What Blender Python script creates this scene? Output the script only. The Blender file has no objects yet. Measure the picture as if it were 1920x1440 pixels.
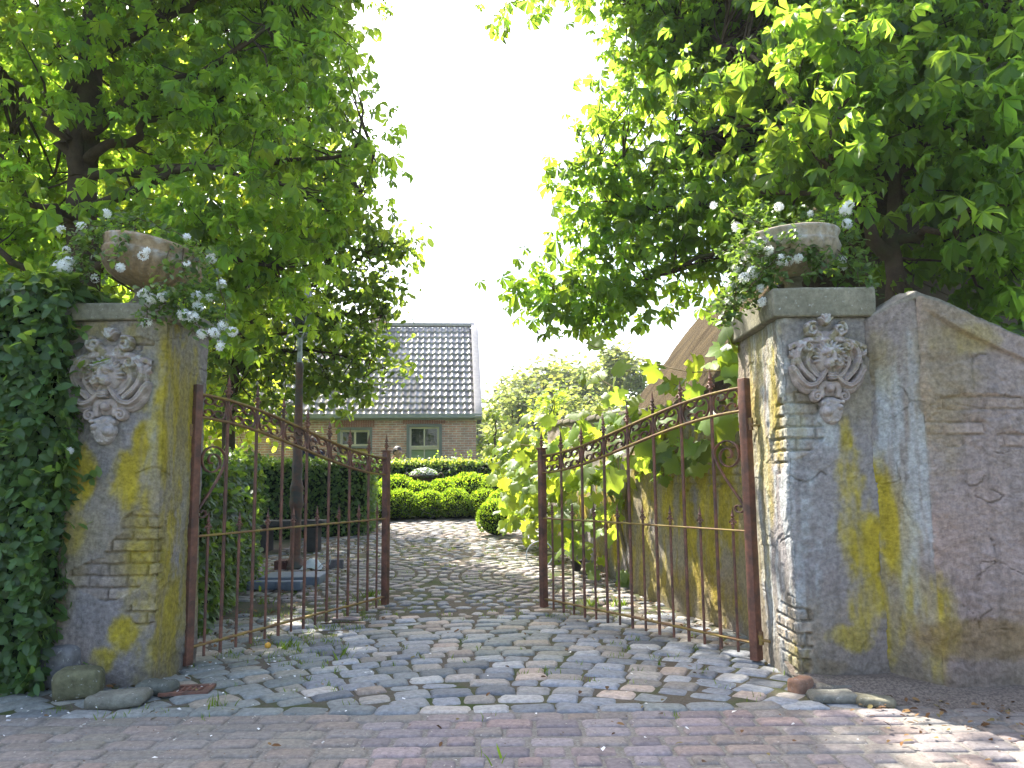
import bpy, math, random
import numpy as np
from mathutils import Matrix, Vector

random.seed(7)
rng = np.random.default_rng(11)
SC = bpy.context.scene
COL = SC.collection
PI = math.pi

# ------------------------------------------------------------------ camera geometry
F = 1450.0            # focal length in pixels of a 1920 wide frame
CZ = 1.15
TH = math.atan(177 / F)
RO = math.radians(-0.6)


def _rx(a):
    return np.array([[1, 0, 0], [0, math.cos(a), -math.sin(a)], [0, math.sin(a), math.cos(a)]])


def _rz(a):
    return np.array([[math.cos(a), -math.sin(a), 0], [math.sin(a), math.cos(a), 0], [0, 0, 1.0]])


RC = _rx(PI / 2 + TH) @ _rz(RO)
CAM = np.array([0, 0, CZ])


def gz(y):
    """the ground: level at the road, rising gently through the courtyard"""
    return np.clip(np.asarray(y, float) - 7.0, 0, 8.5) * 0.047


def at(px, py, Y):
    d = RC @ np.array([(px - 960) / F, -(py - 720) / F, -1.0])
    return CAM + d * (Y / d[1])


def G(px, py):
    d = RC @ np.array([(px - 960) / F, -(py - 720) / F, -1.0])
    lo, hi = .5, 200.
    for _ in range(50):
        m = (lo + hi) / 2
        if CZ + d[2] / d[1] * m > gz(m):
            lo = m
        else:
            hi = m
    p = CAM + d * (lo / d[1])
    p[2] = gz(p[1])
    return p


# ------------------------------------------------------------------ noise
def _h2(ix, iy, seed):
    n = (ix.astype(np.int64) * 374761393 + iy.astype(np.int64) * 668265263 + seed * 974634777) & 0x7fffffff
    n = ((n ^ (n >> 13)) * 1274126177) & 0x7fffffff
    return ((n ^ (n >> 16)) & 0xffff) / 65535.0


def vn2(x, y, seed=0):
    ix = np.floor(x); iy = np.floor(y)
    fx = x - ix; fy = y - iy
    fx = fx * fx * (3 - 2 * fx); fy = fy * fy * (3 - 2 * fy)
    a = _h2(ix, iy, seed); b = _h2(ix + 1, iy, seed); c = _h2(ix, iy + 1, seed); d = _h2(ix + 1, iy + 1, seed)
    return (a * (1 - fx) + b * fx) * (1 - fy) + (c * (1 - fx) + d * fx) * fy


def fbm2(x, y, seed=0, o=4):
    x = np.asarray(x, float); y = np.asarray(y, float)
    s = 0; a = .5; t = 0
    for k in range(o):
        s = s + a * vn2(x * 2 ** k, y * 2 ** k, seed + k * 17); t += a; a *= .5
    return s / t


def fbm3(p, sc, seed=0, o=3):
    """cheap 3-D noise: the mean of three planar slices"""
    x, y, z = p[:, 0] * sc, p[:, 1] * sc, p[:, 2] * sc
    return (fbm2(x + .31 * z, y - .27 * z, seed, o) + fbm2(y + 9.1 + .2 * x, z + .3 * x, seed + 5, o) + fbm2(z + 4.7 - .2 * y, x - .3 * y, seed + 9, o)) / 3


def sst(a, b, x):
    t = np.clip((x - a) / (b - a), 0, 1)
    return t * t * (3 - 2 * t)


# ------------------------------------------------------------------ mesh builder
class MB:
    def __init__(s):
        s.v = []; s.c = []; s.l = []; s.n = []; s.m = []; s.k = 0

    def add(s, v, faces, col=None, mat=0):
        """faces: an (m,k) int array, or a list of index tuples"""
        v = np.asarray(v, float).reshape(-1, 3)
        if col is None:
            col = (1., 1., 1.)
        c = np.asarray(col, float)
        if c.ndim == 1:
            c = np.tile(c, (len(v), 1))
        s.v.append(v); s.c.append(c)
        if isinstance(faces, np.ndarray):
            s.l.append((faces + s.k).ravel()); s.n.append(np.full(len(faces), faces.shape[1])); s.m.append(np.full(len(faces), mat))
        else:
            by = {}
            for f in faces:
                by.setdefault(len(f), []).append(f)
            for kk, fl in by.items():
                a = np.array(fl, int)
                s.l.append((a + s.k).ravel()); s.n.append(np.full(len(a), kk)); s.m.append(np.full(len(a), mat))
        s.k += len(v)
        return s

    def mesh(s, name, mats, smooth=True):
        v = np.concatenate(s.v); l = np.concatenate(s.l); n = np.concatenate(s.n); c = np.concatenate(s.c)
        me = bpy.data.meshes.new(name)
        me.vertices.add(len(v)); me.vertices.foreach_set('co', v.astype(np.float32).ravel())
        me.loops.add(len(l)); me.loops.foreach_set('vertex_index', l.astype(np.int32))
        me.polygons.add(len(n))
        st = np.concatenate([[0], np.cumsum(n)[:-1]])
        me.polygons.foreach_set('loop_start', st.astype(np.int32))
        me.polygons.foreach_set('loop_total', n.astype(np.int32))
        me.polygons.foreach_set('use_smooth', np.full(len(n), smooth))
        mats = mats if isinstance(mats, (list, tuple)) else [mats]
        for m in mats:
            me.materials.append(m)
        if len(mats) > 1:
            me.polygons.foreach_set('material_index', np.concatenate(s.m).astype(np.int32))
        ca = me.color_attributes.new('Col', 'FLOAT_COLOR', 'POINT')
        ca.data.foreach_set('color', np.hstack([c, np.ones((len(c), 1))]).astype(np.float32).ravel())
        me.update(calc_edges=True)
        me.validate()
        return me

    def build(s, name, mats, parent=None, smooth=True, loc=None):
        o = bpy.data.objects.new(name, s.mesh(name, mats, smooth))
        COL.objects.link(o)
        if parent is not None:
            o.parent = parent
        if loc is not None:
            o.location = loc
        return o


def tag(o, label=None, cat=None, group=None, kind=None):
    if label: o['label'] = label
    if cat: o['category'] = cat
    if group: o['group'] = group
    if kind: o['kind'] = kind
    return o


def empty(name, loc, rz=0.0, label=None, cat=None, group=None):
    o = bpy.data.objects.new(name, None)
    o.empty_display_size = .2
    COL.objects.link(o)
    o.location = tuple(loc); o.rotation_euler = (0, 0, rz)
    return tag(o, label, cat, group)


def copy_tree(o, parent=None):
    c = o.copy(); COL.objects.link(c)
    if parent is not None:
        c.parent = parent
    for ch in list(o.children):
        copy_tree(ch, c)
    return c


# ------------------------------------------------------------------ shapes
def box(mb, c, sz, col=None, R=None, mat=0):
    x, y, z = np.array(sz) / 2
    v = np.array([[a, b, d] for d in (-z, z) for b in (-y, y) for a in (-x, x)], float)
    if R is not None:
        v = v @ np.asarray(R).T
    mb.add(v + np.array(c), np.array([[0, 2, 3, 1], [4, 5, 7, 6], [0, 1, 5, 4], [2, 6, 7, 3], [0, 4, 6, 2], [1, 3, 7, 5]]), col, mat)


def rbox(mb, c, sz, r=.02, res=.04, amp=0., nsc=8., seed=0, col=None, R=None, colamp=0., mat=0):
    """rounded, slightly rough block"""
    h = np.array(sz) / 2
    r = min(r, h.min() * .95)
    ns = [max(2, int(math.ceil(2 * a / res))) for a in h]
    ls = []
    for k in range(3):
        t = np.linspace(-1, 1, ns[k] + 1) * h[k]
        t = np.unique(np.concatenate([t, [-(h[k] - r), h[k] - r, -(h[k] - r * .3), h[k] - r * .3]]))
        ls.append(t)
    V = []; Fc = []; k0 = 0
    for ax in range(3):
        a, b = (ax + 1) % 3, (ax + 2) % 3
        A, B = np.meshgrid(ls[a], ls[b], indexing='ij')
        na, nb = A.shape
        for sg in (-1, 1):
            p = np.zeros((na * nb, 3)); p[:, a] = A.ravel(); p[:, b] = B.ravel(); p[:, ax] = sg * h[ax]
            ii, jj = np.meshgrid(np.arange(na - 1), np.arange(nb - 1), indexing='ij')
            q = np.stack([ii * nb + jj, (ii + 1) * nb + jj, (ii + 1) * nb + jj + 1, ii * nb + jj + 1], -1).reshape(-1, 4)
            if sg < 0: q = q[:, ::-1]
            V.append(p); Fc.append(q + k0); k0 += na * nb
    p = np.concatenate(V)
    q = np.clip(p, -(h - r), h - r); d = p - q
    L = np.linalg.norm(d, axis=1, keepdims=True); L[L == 0] = 1
    n = d / L
    p = q + r * n
    if amp:
        p = p + n * ((fbm3(p + seed * 3.7, nsc, seed) - .5) * 2 * amp)[:, None] + ((fbm3(p + seed * 1.7, nsc * .4, seed + 3, 2) - .5) * amp)[:, None]
    cc = np.array(col if col is not None else (1, 1, 1), float)
    C = np.tile(cc, (len(p), 1))
    if colamp:
        C = C * (1 + colamp * (fbm3(p + seed * 2.3, 9, seed + 8) - .5) * 2)[:, None]
    if R is not None:
        p = p @ np.asarray(R).T
    mb.add(p + np.array(c), np.concatenate(Fc), C, mat)


def frames(pts):
    pts = np.asarray(pts, float)
    t = np.gradient(pts, axis=0)
    t /= np.maximum(np.linalg.norm(t, axis=1, keepdims=True), 1e-9)
    up = np.array([0, 0, 1.]) if abs(t[0][2]) < .9 else np.array([1., 0, 0])
    n = np.cross(up, t[0]); n /= np.linalg.norm(n)
    N = [n]
    for i in range(1, len(pts)):
        n = N[-1] - t[i] * np.dot(N[-1], t[i])
        L = np.linalg.norm(n)
        n = n / L if L > 1e-6 else N[-1]
        N.append(n)
    N = np.array(N)
    return t, N, np.cross(t, N)


def tube(mb, pts, rad, n=6, col=None, mat=0, rough=0., cap=True):
    pts = np.asarray(pts, float)
    m = len(pts)
    rad = np.broadcast_to(np.asarray(rad, float), (m,))
    t, N, B = frames(pts)
    a = np.arange(n) * 2 * PI / n
    rr = rad[:, None] * np.ones((m, n))
    if rough:
        rr = rr * (1 + rough * (rng.random((m, n)) - .5) * 2)
    v = pts[:, None] + (np.cos(a)[None, :, None] * N[:, None] + np.sin(a)[None, :, None] * B[:, None]) * rr[..., None]
    i, j = np.meshgrid(np.arange(m - 1), np.arange(n), indexing='ij')
    f = np.stack([i * n + j, i * n + (j + 1) % n, (i + 1) * n + (j + 1) % n, (i + 1) * n + j], -1).reshape(-1, 4)
    mb.add(v.reshape(-1, 3), f, col, mat)
    if cap:
        mb.add(v[0], [tuple(range(n))[::-1]], col, mat)
        mb.add(v[-1], [tuple(range(n))], col, mat)


def strip(mb, pts, w, th, wdir, col=None, mat=0):
    """flat iron bar: a rectangle swept along pts, w wide along wdir, th thick in the plane of the curve"""
    pts = np.asarray(pts, float)
    m = len(pts)
    t = np.gradient(pts, axis=0); t /= np.linalg.norm(t, axis=1, keepdims=True)
    wd = np.asarray(wdir, float)
    nn = np.cross(t, wd); nn /= np.maximum(np.linalg.norm(nn, axis=1, keepdims=True), 1e-9)
    v = np.stack([pts + wd * w / 2 + nn * th / 2, pts - wd * w / 2 + nn * th / 2, pts - wd * w / 2 - nn * th / 2, pts + wd * w / 2 - nn * th / 2], 1)
    i, j = np.meshgrid(np.arange(m - 1), np.arange(4), indexing='ij')
    f = np.stack([i * 4 + j, i * 4 + (j + 1) % 4, (i + 1) * 4 + (j + 1) % 4, (i + 1) * 4 + j], -1).reshape(-1, 4)
    mb.add(v.reshape(-1, 3), f, col, mat)
    mb.add(v[0], [(3, 2, 1, 0)], col, mat); mb.add(v[-1], [(0, 1, 2, 3)], col, mat)


def lathe(mb, prof, n=24, c=(0, 0, 0), R=None, col=None, ribs=None, mat=0, colf=None):
    """prof: (radius, z); ribs: (count, depth, z0, z1) gadroons"""
    prof = np.asarray(prof, float)
    a = np.arange(n) * 2 * PI / n
    r = prof[:, 0][:, None] * np.ones(n)[None]
    z = prof[:, 1][:, None] * np.ones(n)[None]
    if ribs:
        k, d, z0, z1 = ribs
        w = sst(z0, z0 + .03, z) * (1 - sst(z1 - .03, z1, z))
        r = r * (1 + d * w * (np.abs(np.cos(a * k / 2))[None] - .6))
    v = np.stack([r * np.cos(a), r * np.sin(a), z], -1).reshape(-1, 3)
    m = len(prof)
    i, j = np.meshgrid(np.arange(m - 1), np.arange(n), indexing='ij')
    f = np.stack([i * n + j, i * n + (j + 1) % n, (i + 1) * n + (j + 1) % n, (i + 1) * n + j], -1).reshape(-1, 4)
    cc = colf(v) if colf else col
    if R is not None:
        v = v @ np.asarray(R).T
    mb.add(v + np.array(c), f, cc, mat)


def scatter(mb, temps, pos, rot, scl, col, mat=0):
    """temps: list of (verts, faces(m,k)[, vertex colour factor]); pos (N,3), rot (N,3,3), scl (N,) or (N,3), col (N,3)"""
    N = len(pos)
    pick = rng.integers(0, len(temps), N)
    scl = np.asarray(scl, float)
    if scl.ndim == 1:
        scl = np.repeat(scl[:, None], 3, 1)
    for ti, tp in enumerate(temps):
        idx = np.where(pick == ti)[0]
        if not len(idx):
            continue
        tv, tf = tp[0], tp[1]
        v = tv[None] * scl[idx][:, None]
        v = np.einsum('nij,nkj->nki', rot[idx], v) + pos[idx][:, None]
        k = len(tv)
        f = (tf[None] + (np.arange(len(idx)) * k)[:, None, None]).reshape(-1, tf.shape[1])
        c = np.repeat(col[idx][:, None], k, 1)
        if len(tp) > 2:
            c = c * tp[2][None, :, None]
        mb.add(v.reshape(-1, 3), f, c.reshape(-1, 3), mat)


def rots(d, up):
    """rotation matrices whose x axis is d and whose z axis is near up"""
    d = d / np.maximum(np.linalg.norm(d, axis=1, keepdims=True), 1e-9)
    y = np.cross(up, d); L = np.linalg.norm(y, axis=1, keepdims=True)
    bad = L[:, 0] < 1e-4
    y[bad] = np.array([0, 1., 0]); L[bad] = 1
    y = y / L
    z = np.cross(d, y)
    return np.stack([d, y, z], -1)


def rnd_unit(n):
    v = rng.normal(size=(n, 3))
    return v / np.linalg.norm(v, axis=1, keepdims=True)


# ------------------------------------------------------------------ materials
def new_mat(name):
    m = bpy.data.materials.new(name); m.use_nodes = True
    nt = m.node_tree
    for n in list(nt.nodes):
        nt.nodes.remove(n)
    out = nt.nodes.new('ShaderNodeOutputMaterial')
    return m, nt, out


def N_(nt, t, **kw):
    n = nt.nodes.new(t)
    for k, v in kw.items():
        if k in n.inputs:
            n.inputs[k].default_value = v
        else:
            setattr(n, k, v)
    return n


def attr_mat(name, rough=.85, spec=.3, vary=.35, nsc=14., bump=.3, bsc=60., bdist=.004, base=None, metal=0., tint2=None, t2=(.45, .6), t2sc=6.):
    """vertex colour x mottling noise; optional second colour in patches; fine bump"""
    m, nt, out = new_mat(name)
    L = nt.links.new
    bs = N_(nt, 'ShaderNodeBsdfPrincipled', Roughness=rough, Metallic=metal)
    bs.inputs['Specular IOR Level'].default_value = spec
    tc = N_(nt, 'ShaderNodeTexCoord')
    if base is None:
        at_ = N_(nt, 'ShaderNodeAttribute', attribute_name='Col'); c0 = at_.outputs['Color']
    else:
        rgb = N_(nt, 'ShaderNodeRGB'); rgb.outputs[0].default_value = (*base, 1); c0 = rgb.outputs[0]
    no = N_(nt, 'ShaderNodeTexNoise', Scale=nsc, Detail=6., Roughness=.65)
    L(tc.outputs['Object'], no.inputs['Vector'])
    mr = N_(nt, 'ShaderNodeMapRange'); mr.inputs[1].default_value = .25; mr.inputs[2].default_value = .75
    mr.inputs[3].default_value = 1 - vary; mr.inputs[4].default_value = 1 + vary
    L(no.outputs[0], mr.inputs[0])
    mx = N_(nt, 'ShaderNodeMix', data_type='RGBA', blend_type='MULTIPLY'); mx.inputs[0].default_value = 1
    L(c0, mx.inputs[6]); L(mr.outputs[0], mx.inputs[7])
    c1 = mx.outputs[2]
    if tint2:
        n2 = N_(nt, 'ShaderNodeTexNoise', Scale=t2sc, Detail=5., Roughness=.6)
        L(tc.outputs['Object'], n2.inputs['Vector'])
        m2 = N_(nt, 'ShaderNodeMapRange'); m2.inputs[1].default_value = t2[0]; m2.inputs[2].default_value = t2[1]
        L(n2.outputs[0], m2.inputs[0])
        mx2 = N_(nt, 'ShaderNodeMix', data_type='RGBA')
        L(m2.outputs[0], mx2.inputs[0]); L(c1, mx2.inputs[6]); mx2.inputs[7].default_value = (*tint2, 1)
        c1 = mx2.outputs[2]
    L(c1, bs.inputs['Base Color'])
    if bump:
        nb = N_(nt, 'ShaderNodeTexNoise', Scale=bsc, Detail=5., Roughness=.65)
        L(tc.outputs['Object'], nb.inputs['Vector'])
        bp = N_(nt, 'ShaderNodeBump', Strength=bump, Distance=bdist)
        L(nb.outputs[0], bp.inputs['Height']); L(bp.outputs[0], bs.inputs['Normal'])
    L(bs.outputs[0], out.inputs[0])
    return m


def leaf_mat(name, base, trans, tmix=.45, rough=.42, spec=.35):
    m, nt, out = new_mat(name)
    L = nt.links.new
    at_ = N_(nt, 'ShaderNodeAttribute', attribute_name='Col')
    a = N_(nt, 'ShaderNodeMix', data_type='RGBA', blend_type='MULTIPLY'); a.inputs[0].default_value = 1
    L(at_.outputs['Color'], a.inputs[6]); a.inputs[7].default_value = (*base, 1)
    b = N_(nt, 'ShaderNodeMix', data_type='RGBA', blend_type='MULTIPLY'); b.inputs[0].default_value = 1
    L(at_.outputs['Color'], b.inputs[6]); b.inputs[7].default_value = (*trans, 1)
    bs = N_(nt, 'ShaderNodeBsdfPrincipled', Roughness=rough)
    bs.inputs['Specular IOR Level'].default_value = spec
    L(a.outputs[2], bs.inputs['Base Color'])
    tr = N_(nt, 'ShaderNodeBsdfTranslucent'); L(b.outputs[2], tr.inputs['Color'])
    mx = N_(nt, 'ShaderNodeMixShader'); mx.inputs[0].default_value = tmix
    L(bs.outputs[0], mx.inputs[1]); L(tr.outputs[0], mx.inputs[2])
    L(mx.outputs[0], out.inputs[0])
    return m


M = {}
M['plaster'] = attr_mat('plaster', .92, .2, .45, 38., 1., 75., .009)
M['stone'] = attr_mat('carved_stone', .92, .15, .38, 30., .9, 90., .006, tint2=(.36, .35, .31), t2=(.62, .70), t2sc=42.)
M['cobble'] = attr_mat('cobble', .68, .35, .42, 34., .9, 80., .008)
M['brick'] = attr_mat('paving_brick', .8, .3, .38, 40., .8, 130., .005)
M['rust'] = attr_mat('rusted_iron', .62, .4, .4, 30., .3, 120., .002, base=(.19, .082, .052), tint2=(.085, .048, .036), t2=(.42, .62), t2sc=9.)
M['rust_moss'] = attr_mat('rusted_iron_lichen', .7, .3, .35, 30., .3, 120., .002, base=(.19, .10, .05), tint2=(.27, .19, .045), t2=(.42, .6), t2sc=7.)
M['lamp_iron'] = attr_mat('lamp_iron', .65, .35, .35, 22., .3, 90., .003, base=(.14, .07, .05), tint2=(.07, .068, .062), t2=(.45, .6), t2sc=4.)
M['pale_metal'] = attr_mat('pale_metal', .5, .4, .25, 20., .2, base=(.42, .45, .48), tint2=(.16, .17, .17), t2=(.5, .62))
M['bark'] = attr_mat('bark', .95, .15, .4, 12., .9, 28., .02, base=(.075, .05, .036), tint2=(.045, .05, .022), t2=(.5, .68), t2sc=3.)
M['twig'] = attr_mat('twig', .9, .2, .3, 20., .3, base=(.09, .058, .036))
M['vine_stem'] = attr_mat('vine_stem', .9, .2, .3, 20., .3, base=(.16, .12, .06))
M['chestnut'] = leaf_mat('chestnut_leaf', (.06, .125, .024), (.40, .66, .055), .55)
M['chestnut_dark'] = leaf_mat('chestnut_leaf_deep', (.05, .107, .024), (.37, .64, .055), .52)
M['small_leaf'] = leaf_mat('small_leaf', (.05, .097, .034), (.32, .5, .055), .47)
M['hedge_leaf'] = leaf_mat('hornbeam_leaf', (.045, .10, .03), (.26, .42, .035), .38, .45, .4)
M['box_leaf'] = leaf_mat('box_leaf', (.085, .18, .02), (.40, .62, .03), .48, .45, .3)
M['vine_leaf'] = leaf_mat('vine_leaf', (.10, .175, .045), (.44, .62, .05), .5, .45, .4)
M['far_leaf'] = leaf_mat('far_leaf', (.10, .14, .055), (.30, .40, .09), .45, .6, .2)
M['back_leaf'] = leaf_mat('backlit_leaf', (.09, .14, .022), (.58, .74, .06), .6)
M['jasmine_leaf'] = leaf_mat('climber_leaf', (.055, .11, .03), (.2, .34, .04), .4, .4, .4)
M['petal'] = leaf_mat('white_petal', (.82, .82, .80), (.8, .8, .78), .3, .6, .2)
M['grass'] = leaf_mat('grass_blade', (.07, .13, .02), (.22, .36, .03), .4, .6, .2)
M['litter'] = leaf_mat('fallen_leaf', (1, 1, 1), (.5, .5, .4), .15, .8, .1)
M['thatch'] = attr_mat('thatch', 1., .05, .4, 30., 1., 45., .04)
M['rooftile'] = attr_mat('roof_tile', .42, .4, .25, 14., .25, 60., .004)
M['grey_paint'] = attr_mat('grey_paint', .6, .4, .12, 6., .1, base=(.17, .18, .18))
M['cream_paint'] = attr_mat('cream_paint', .55, .4, .1, 6., .1, base=(.55, .50, .38))
M['yellow_paint'] = attr_mat('yellow_paint', .6, .4, .1, 6., .1, base=(.52, .38, .13))
M['wood_board'] = attr_mat('weathered_board', .8, .3, .2, 12., .3, base=(.40, .37, .36))
M['barn_board'] = attr_mat('barn_boards', .9, .2, .3, 9., .4, 40., .01, base=(.10, .075, .055))
M['zinc'] = attr_mat('zinc_gutter', .45, .5, .15, 10., .1, base=(.24, .26, .25))
M['slate'] = attr_mat('bluestone_slab', .65, .4, .2, 14., .3, base=(.12, .15, .19))
M['core'] = attr_mat('interior_shade', 1., .0, .4, 12., .8, 20., .03, base=(.016, .026, .01))  # near-black: shade inside hedges, box balls and grate put into colour
M['terracotta'] = attr_mat('dark_pot', .8, .3, .25, 14., .2, base=(.06, .055, .06))
M['skin'] = attr_mat('skin', .55, .4, .06, 20., .05, base=(.50, .30, .21))
M['navy'] = attr_mat('navy_cloth', .9, .2, .15, 40., .3, base=(.02, .026, .05))
M['trousers'] = attr_mat('trouser_cloth', .9, .2, .15, 40., .3, base=(.05, .06, .09))
M['blouse'] = attr_mat('blouse_cloth', .9, .2, .15, 40., .3, base=(.10, .055, .05))
M['redcloth'] = attr_mat('red_cloth', .9, .2, .15, 40., .3, base=(.55, .07, .035))
M['hair'] = attr_mat('dark_hair', .5, .4, .3, 60., .4, base=(.022, .014, .011))
M['orange'] = attr_mat('orange_peel', .5, .4, .12, 30., .3, 160., .001, base=(.62, .32, .03))
M['rag'] = attr_mat('pale_rag', .8, .3, .15, 20., .3, base=(.55, .58, .62))
M['bench_shade'] = attr_mat('shaded_bench_stone', .9, .2, .3, 14., .4, base=(.045, .045, .042))  # darkened so the shade below the seat is in the stone colour


def glass_mat():
    m, nt, out = new_mat('window_glass')
    bs = N_(nt, 'ShaderNodeBsdfPrincipled', Roughness=.04)
    bs.inputs['Base Color'].default_value = (.02, .028, .022, 1)
    bs.inputs['Specular IOR Level'].default_value = .9
    nt.links.new(bs.outputs[0], out.inputs[0])
    return m


M['glass'] = glass_mat()


def frosted_mat():
    m, nt, out = new_mat('frosted_glass')
    L = nt.links.new
    bs = N_(nt, 'ShaderNodeBsdfPrincipled', Roughness=.25)
    bs.inputs['Base Color'].default_value = (.22, .30, .14, 1)
    bs.inputs['Specular IOR Level'].default_value = .6
    tc = N_(nt, 'ShaderNodeTexCoord')
    w = N_(nt, 'ShaderNodeTexWave', bands_direction='Z', Scale=9., Distortion=1.5, Detail=2.)
    L(tc.outputs['Object'], w.inputs['Vector'])
    bp = N_(nt, 'ShaderNodeBump', Strength=.4, Distance=.01)
    L(w.outputs['Fac'], bp.inputs['Height']); L(bp.outputs[0], bs.inputs['Normal'])
    L(bs.outputs[0], out.inputs[0])
    return m


M['frosted'] = frosted_mat()


def brickwall_mat():
    m, nt, out = new_mat('house_brick')
    L = nt.links.new
    tc = N_(nt, 'ShaderNodeTexCoord')
    mp = N_(nt, 'ShaderNodeMapping'); mp.inputs['Rotation'].default_value = (PI / 2, 0, 0)
    L(tc.outputs['Object'], mp.inputs['Vector'])
    br = N_(nt, 'ShaderNodeTexBrick', Scale=1.0)
    br.inputs['Color1'].default_value = (.52, .27, .22, 1); br.inputs['Color2'].default_value = (.36, .225, .20, 1)
    br.inputs['Mortar'].default_value = (.56, .51, .48, 1)
    br.inputs['Mortar Size'].default_value = .008; br.inputs['Brick Width'].default_value = .21; br.inputs['Row Height'].default_value = .0635
    br.inputs['Bias'].default_value = -.1
    L(mp.outputs[0], br.inputs['Vector'])
    no = N_(nt, 'ShaderNodeTexNoise', Scale=5., Detail=5.)
    L(tc.outputs['Object'], no.inputs['Vector'])
    mr = N_(nt, 'ShaderNodeMapRange'); mr.inputs[1].default_value = .3; mr.inputs[2].default_value = .7; mr.inputs[3].default_value = .75; mr.inputs[4].default_value = 1.25
    L(no.outputs[0], mr.inputs[0])
    mx = N_(nt, 'ShaderNodeMix', data_type='RGBA', blend_type='MULTIPLY'); mx.inputs[0].default_value = 1
    L(br.outputs['Color'], mx.inputs[6]); L(mr.outputs[0], mx.inputs[7])
    bs = N_(nt, 'ShaderNodeBsdfPrincipled', Roughness=.9); bs.inputs['Specular IOR Level'].default_value = .2
    L(mx.outputs[2], bs.inputs['Base Color'])
    bp = N_(nt, 'ShaderNodeBump', Strength=.6, Distance=.008, invert=True)
    L(br.outputs['Fac'], bp.inputs['Height']); L(bp.outputs[0], bs.inputs['Normal'])
    L(bs.outputs[0], out.inputs[0])
    return m


M['house_brick'] = brickwall_mat()


def bed_mat(name, c_soil, c_moss, c_sand, mthr=(.48, .6)):
    m, nt, out = new_mat(name)
    L = nt.links.new
    tc = N_(nt, 'ShaderNodeTexCoord')
    n1 = N_(nt, 'ShaderNodeTexNoise', Scale=1.6, Detail=8., Roughness=.7); L(tc.outputs['Object'], n1.inputs['Vector'])
    n2 = N_(nt, 'ShaderNodeTexNoise', Scale=70., Detail=4., Roughness=.7); L(tc.outputs['Object'], n2.inputs['Vector'])
    m1 = N_(nt, 'ShaderNodeMapRange'); m1.inputs[1].default_value = mthr[0]; m1.inputs[2].default_value = mthr[1]; L(n1.outputs[0], m1.inputs[0])
    m2 = N_(nt, 'ShaderNodeMapRange'); m2.inputs[1].default_value = .4; m2.inputs[2].default_value = .65; L(n2.outputs[0], m2.inputs[0])
    a = N_(nt, 'ShaderNodeMix', data_type='RGBA'); L(m2.outputs[0], a.inputs[0]); a.inputs[6].default_value = (*c_soil, 1); a.inputs[7].default_value = (*c_sand, 1)
    b = N_(nt, 'ShaderNodeMix', data_type='RGBA'); L(m1.outputs[0], b.inputs[0]); L(a.outputs[2], b.inputs[6]); b.inputs[7].default_value = (*c_moss, 1)
    bs = N_(nt, 'ShaderNodeBsdfPrincipled', Roughness=.95); bs.inputs['Specular IOR Level'].default_value = .15
    L(b.outputs[2], bs.inputs['Base Color'])
    bp = N_(nt, 'ShaderNodeBump', Strength=.9, Distance=.008); L(n2.outputs[0], bp.inputs['Height']); L(bp.outputs[0], bs.inputs['Normal'])
    L(bs.outputs[0], out.inputs[0])
    return m


M['bed'] = bed_mat('driveway_joints', (.085, .07, .05), (.05, .068, .02), (.12, .105, .085), (.46, .62))
M['roadbed'] = bed_mat('road_joints', (.16, .145, .125), (.11, .11, .07), (.25, .235, .21), (.6, .75))
M['soil'] = bed_mat('soil', (.10, .08, .065), (.09, .09, .045), (.22, .18, .145), (.6, .72))
M['lawn'] = bed_mat('lawn', (.05, .08, .02), (.06, .10, .02), (.07, .09, .03), (.4, .6))


# ------------------------------------------------------------------ ground, road, driveway
def sheet(mb, x0, x1, y0, y1, nx, ny, dz, amp=0., nsc=3., seed=0):
    X, Y = np.meshgrid(np.linspace(x0, x1, nx + 1), np.linspace(y0, y1, ny + 1), indexing='ij')
    Z = gz(Y) + dz + amp * (fbm2(X * nsc, Y * nsc, seed) - .5) * 2
    i, j = np.meshgrid(np.arange(nx), np.arange(ny), indexing='ij'); n = ny + 1
    f = np.stack([i * n + j, (i + 1) * n + j, (i + 1) * n + j + 1, i * n + j + 1], -1).reshape(-1, 4)
    mb.add(np.stack([X, Y, Z], -1).reshape(-1, 3), f)


mb = MB()
ys = np.concatenate([np.linspace(-30, 6.9, 8), np.linspace(7, 15.5, 10), np.linspace(16, 260, 12)])
xs = np.linspace(-200, 200, 13)
X, Y = np.meshgrid(xs, ys, indexing='ij')
i, j = np.meshgrid(np.arange(len(xs) - 1), np.arange(len(ys) - 1), indexing='ij'); n = len(ys)
mb.add(np.stack([X, Y, gz(Y) - .05], -1).reshape(-1, 3), np.stack([i * n + j, (i + 1) * n + j, (i + 1) * n + j + 1, i * n + j + 1], -1).reshape(-1, 4))
tag(mb.build('ground', M['lawn'], smooth=False), kind='structure')

mb = MB(); sheet(mb, -6, 6, 0.2, 4.08, 40, 20, -.011)
tag(mb.build('road_bed', M['roadbed']), kind='structure')
mb = MB(); sheet(mb, -4.2, 2.4, 4.08, 15.6, 90, 150, -.012, .004, 5.)
tag(mb.build('driveway_bed', M['bed']), kind='structure')


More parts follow.
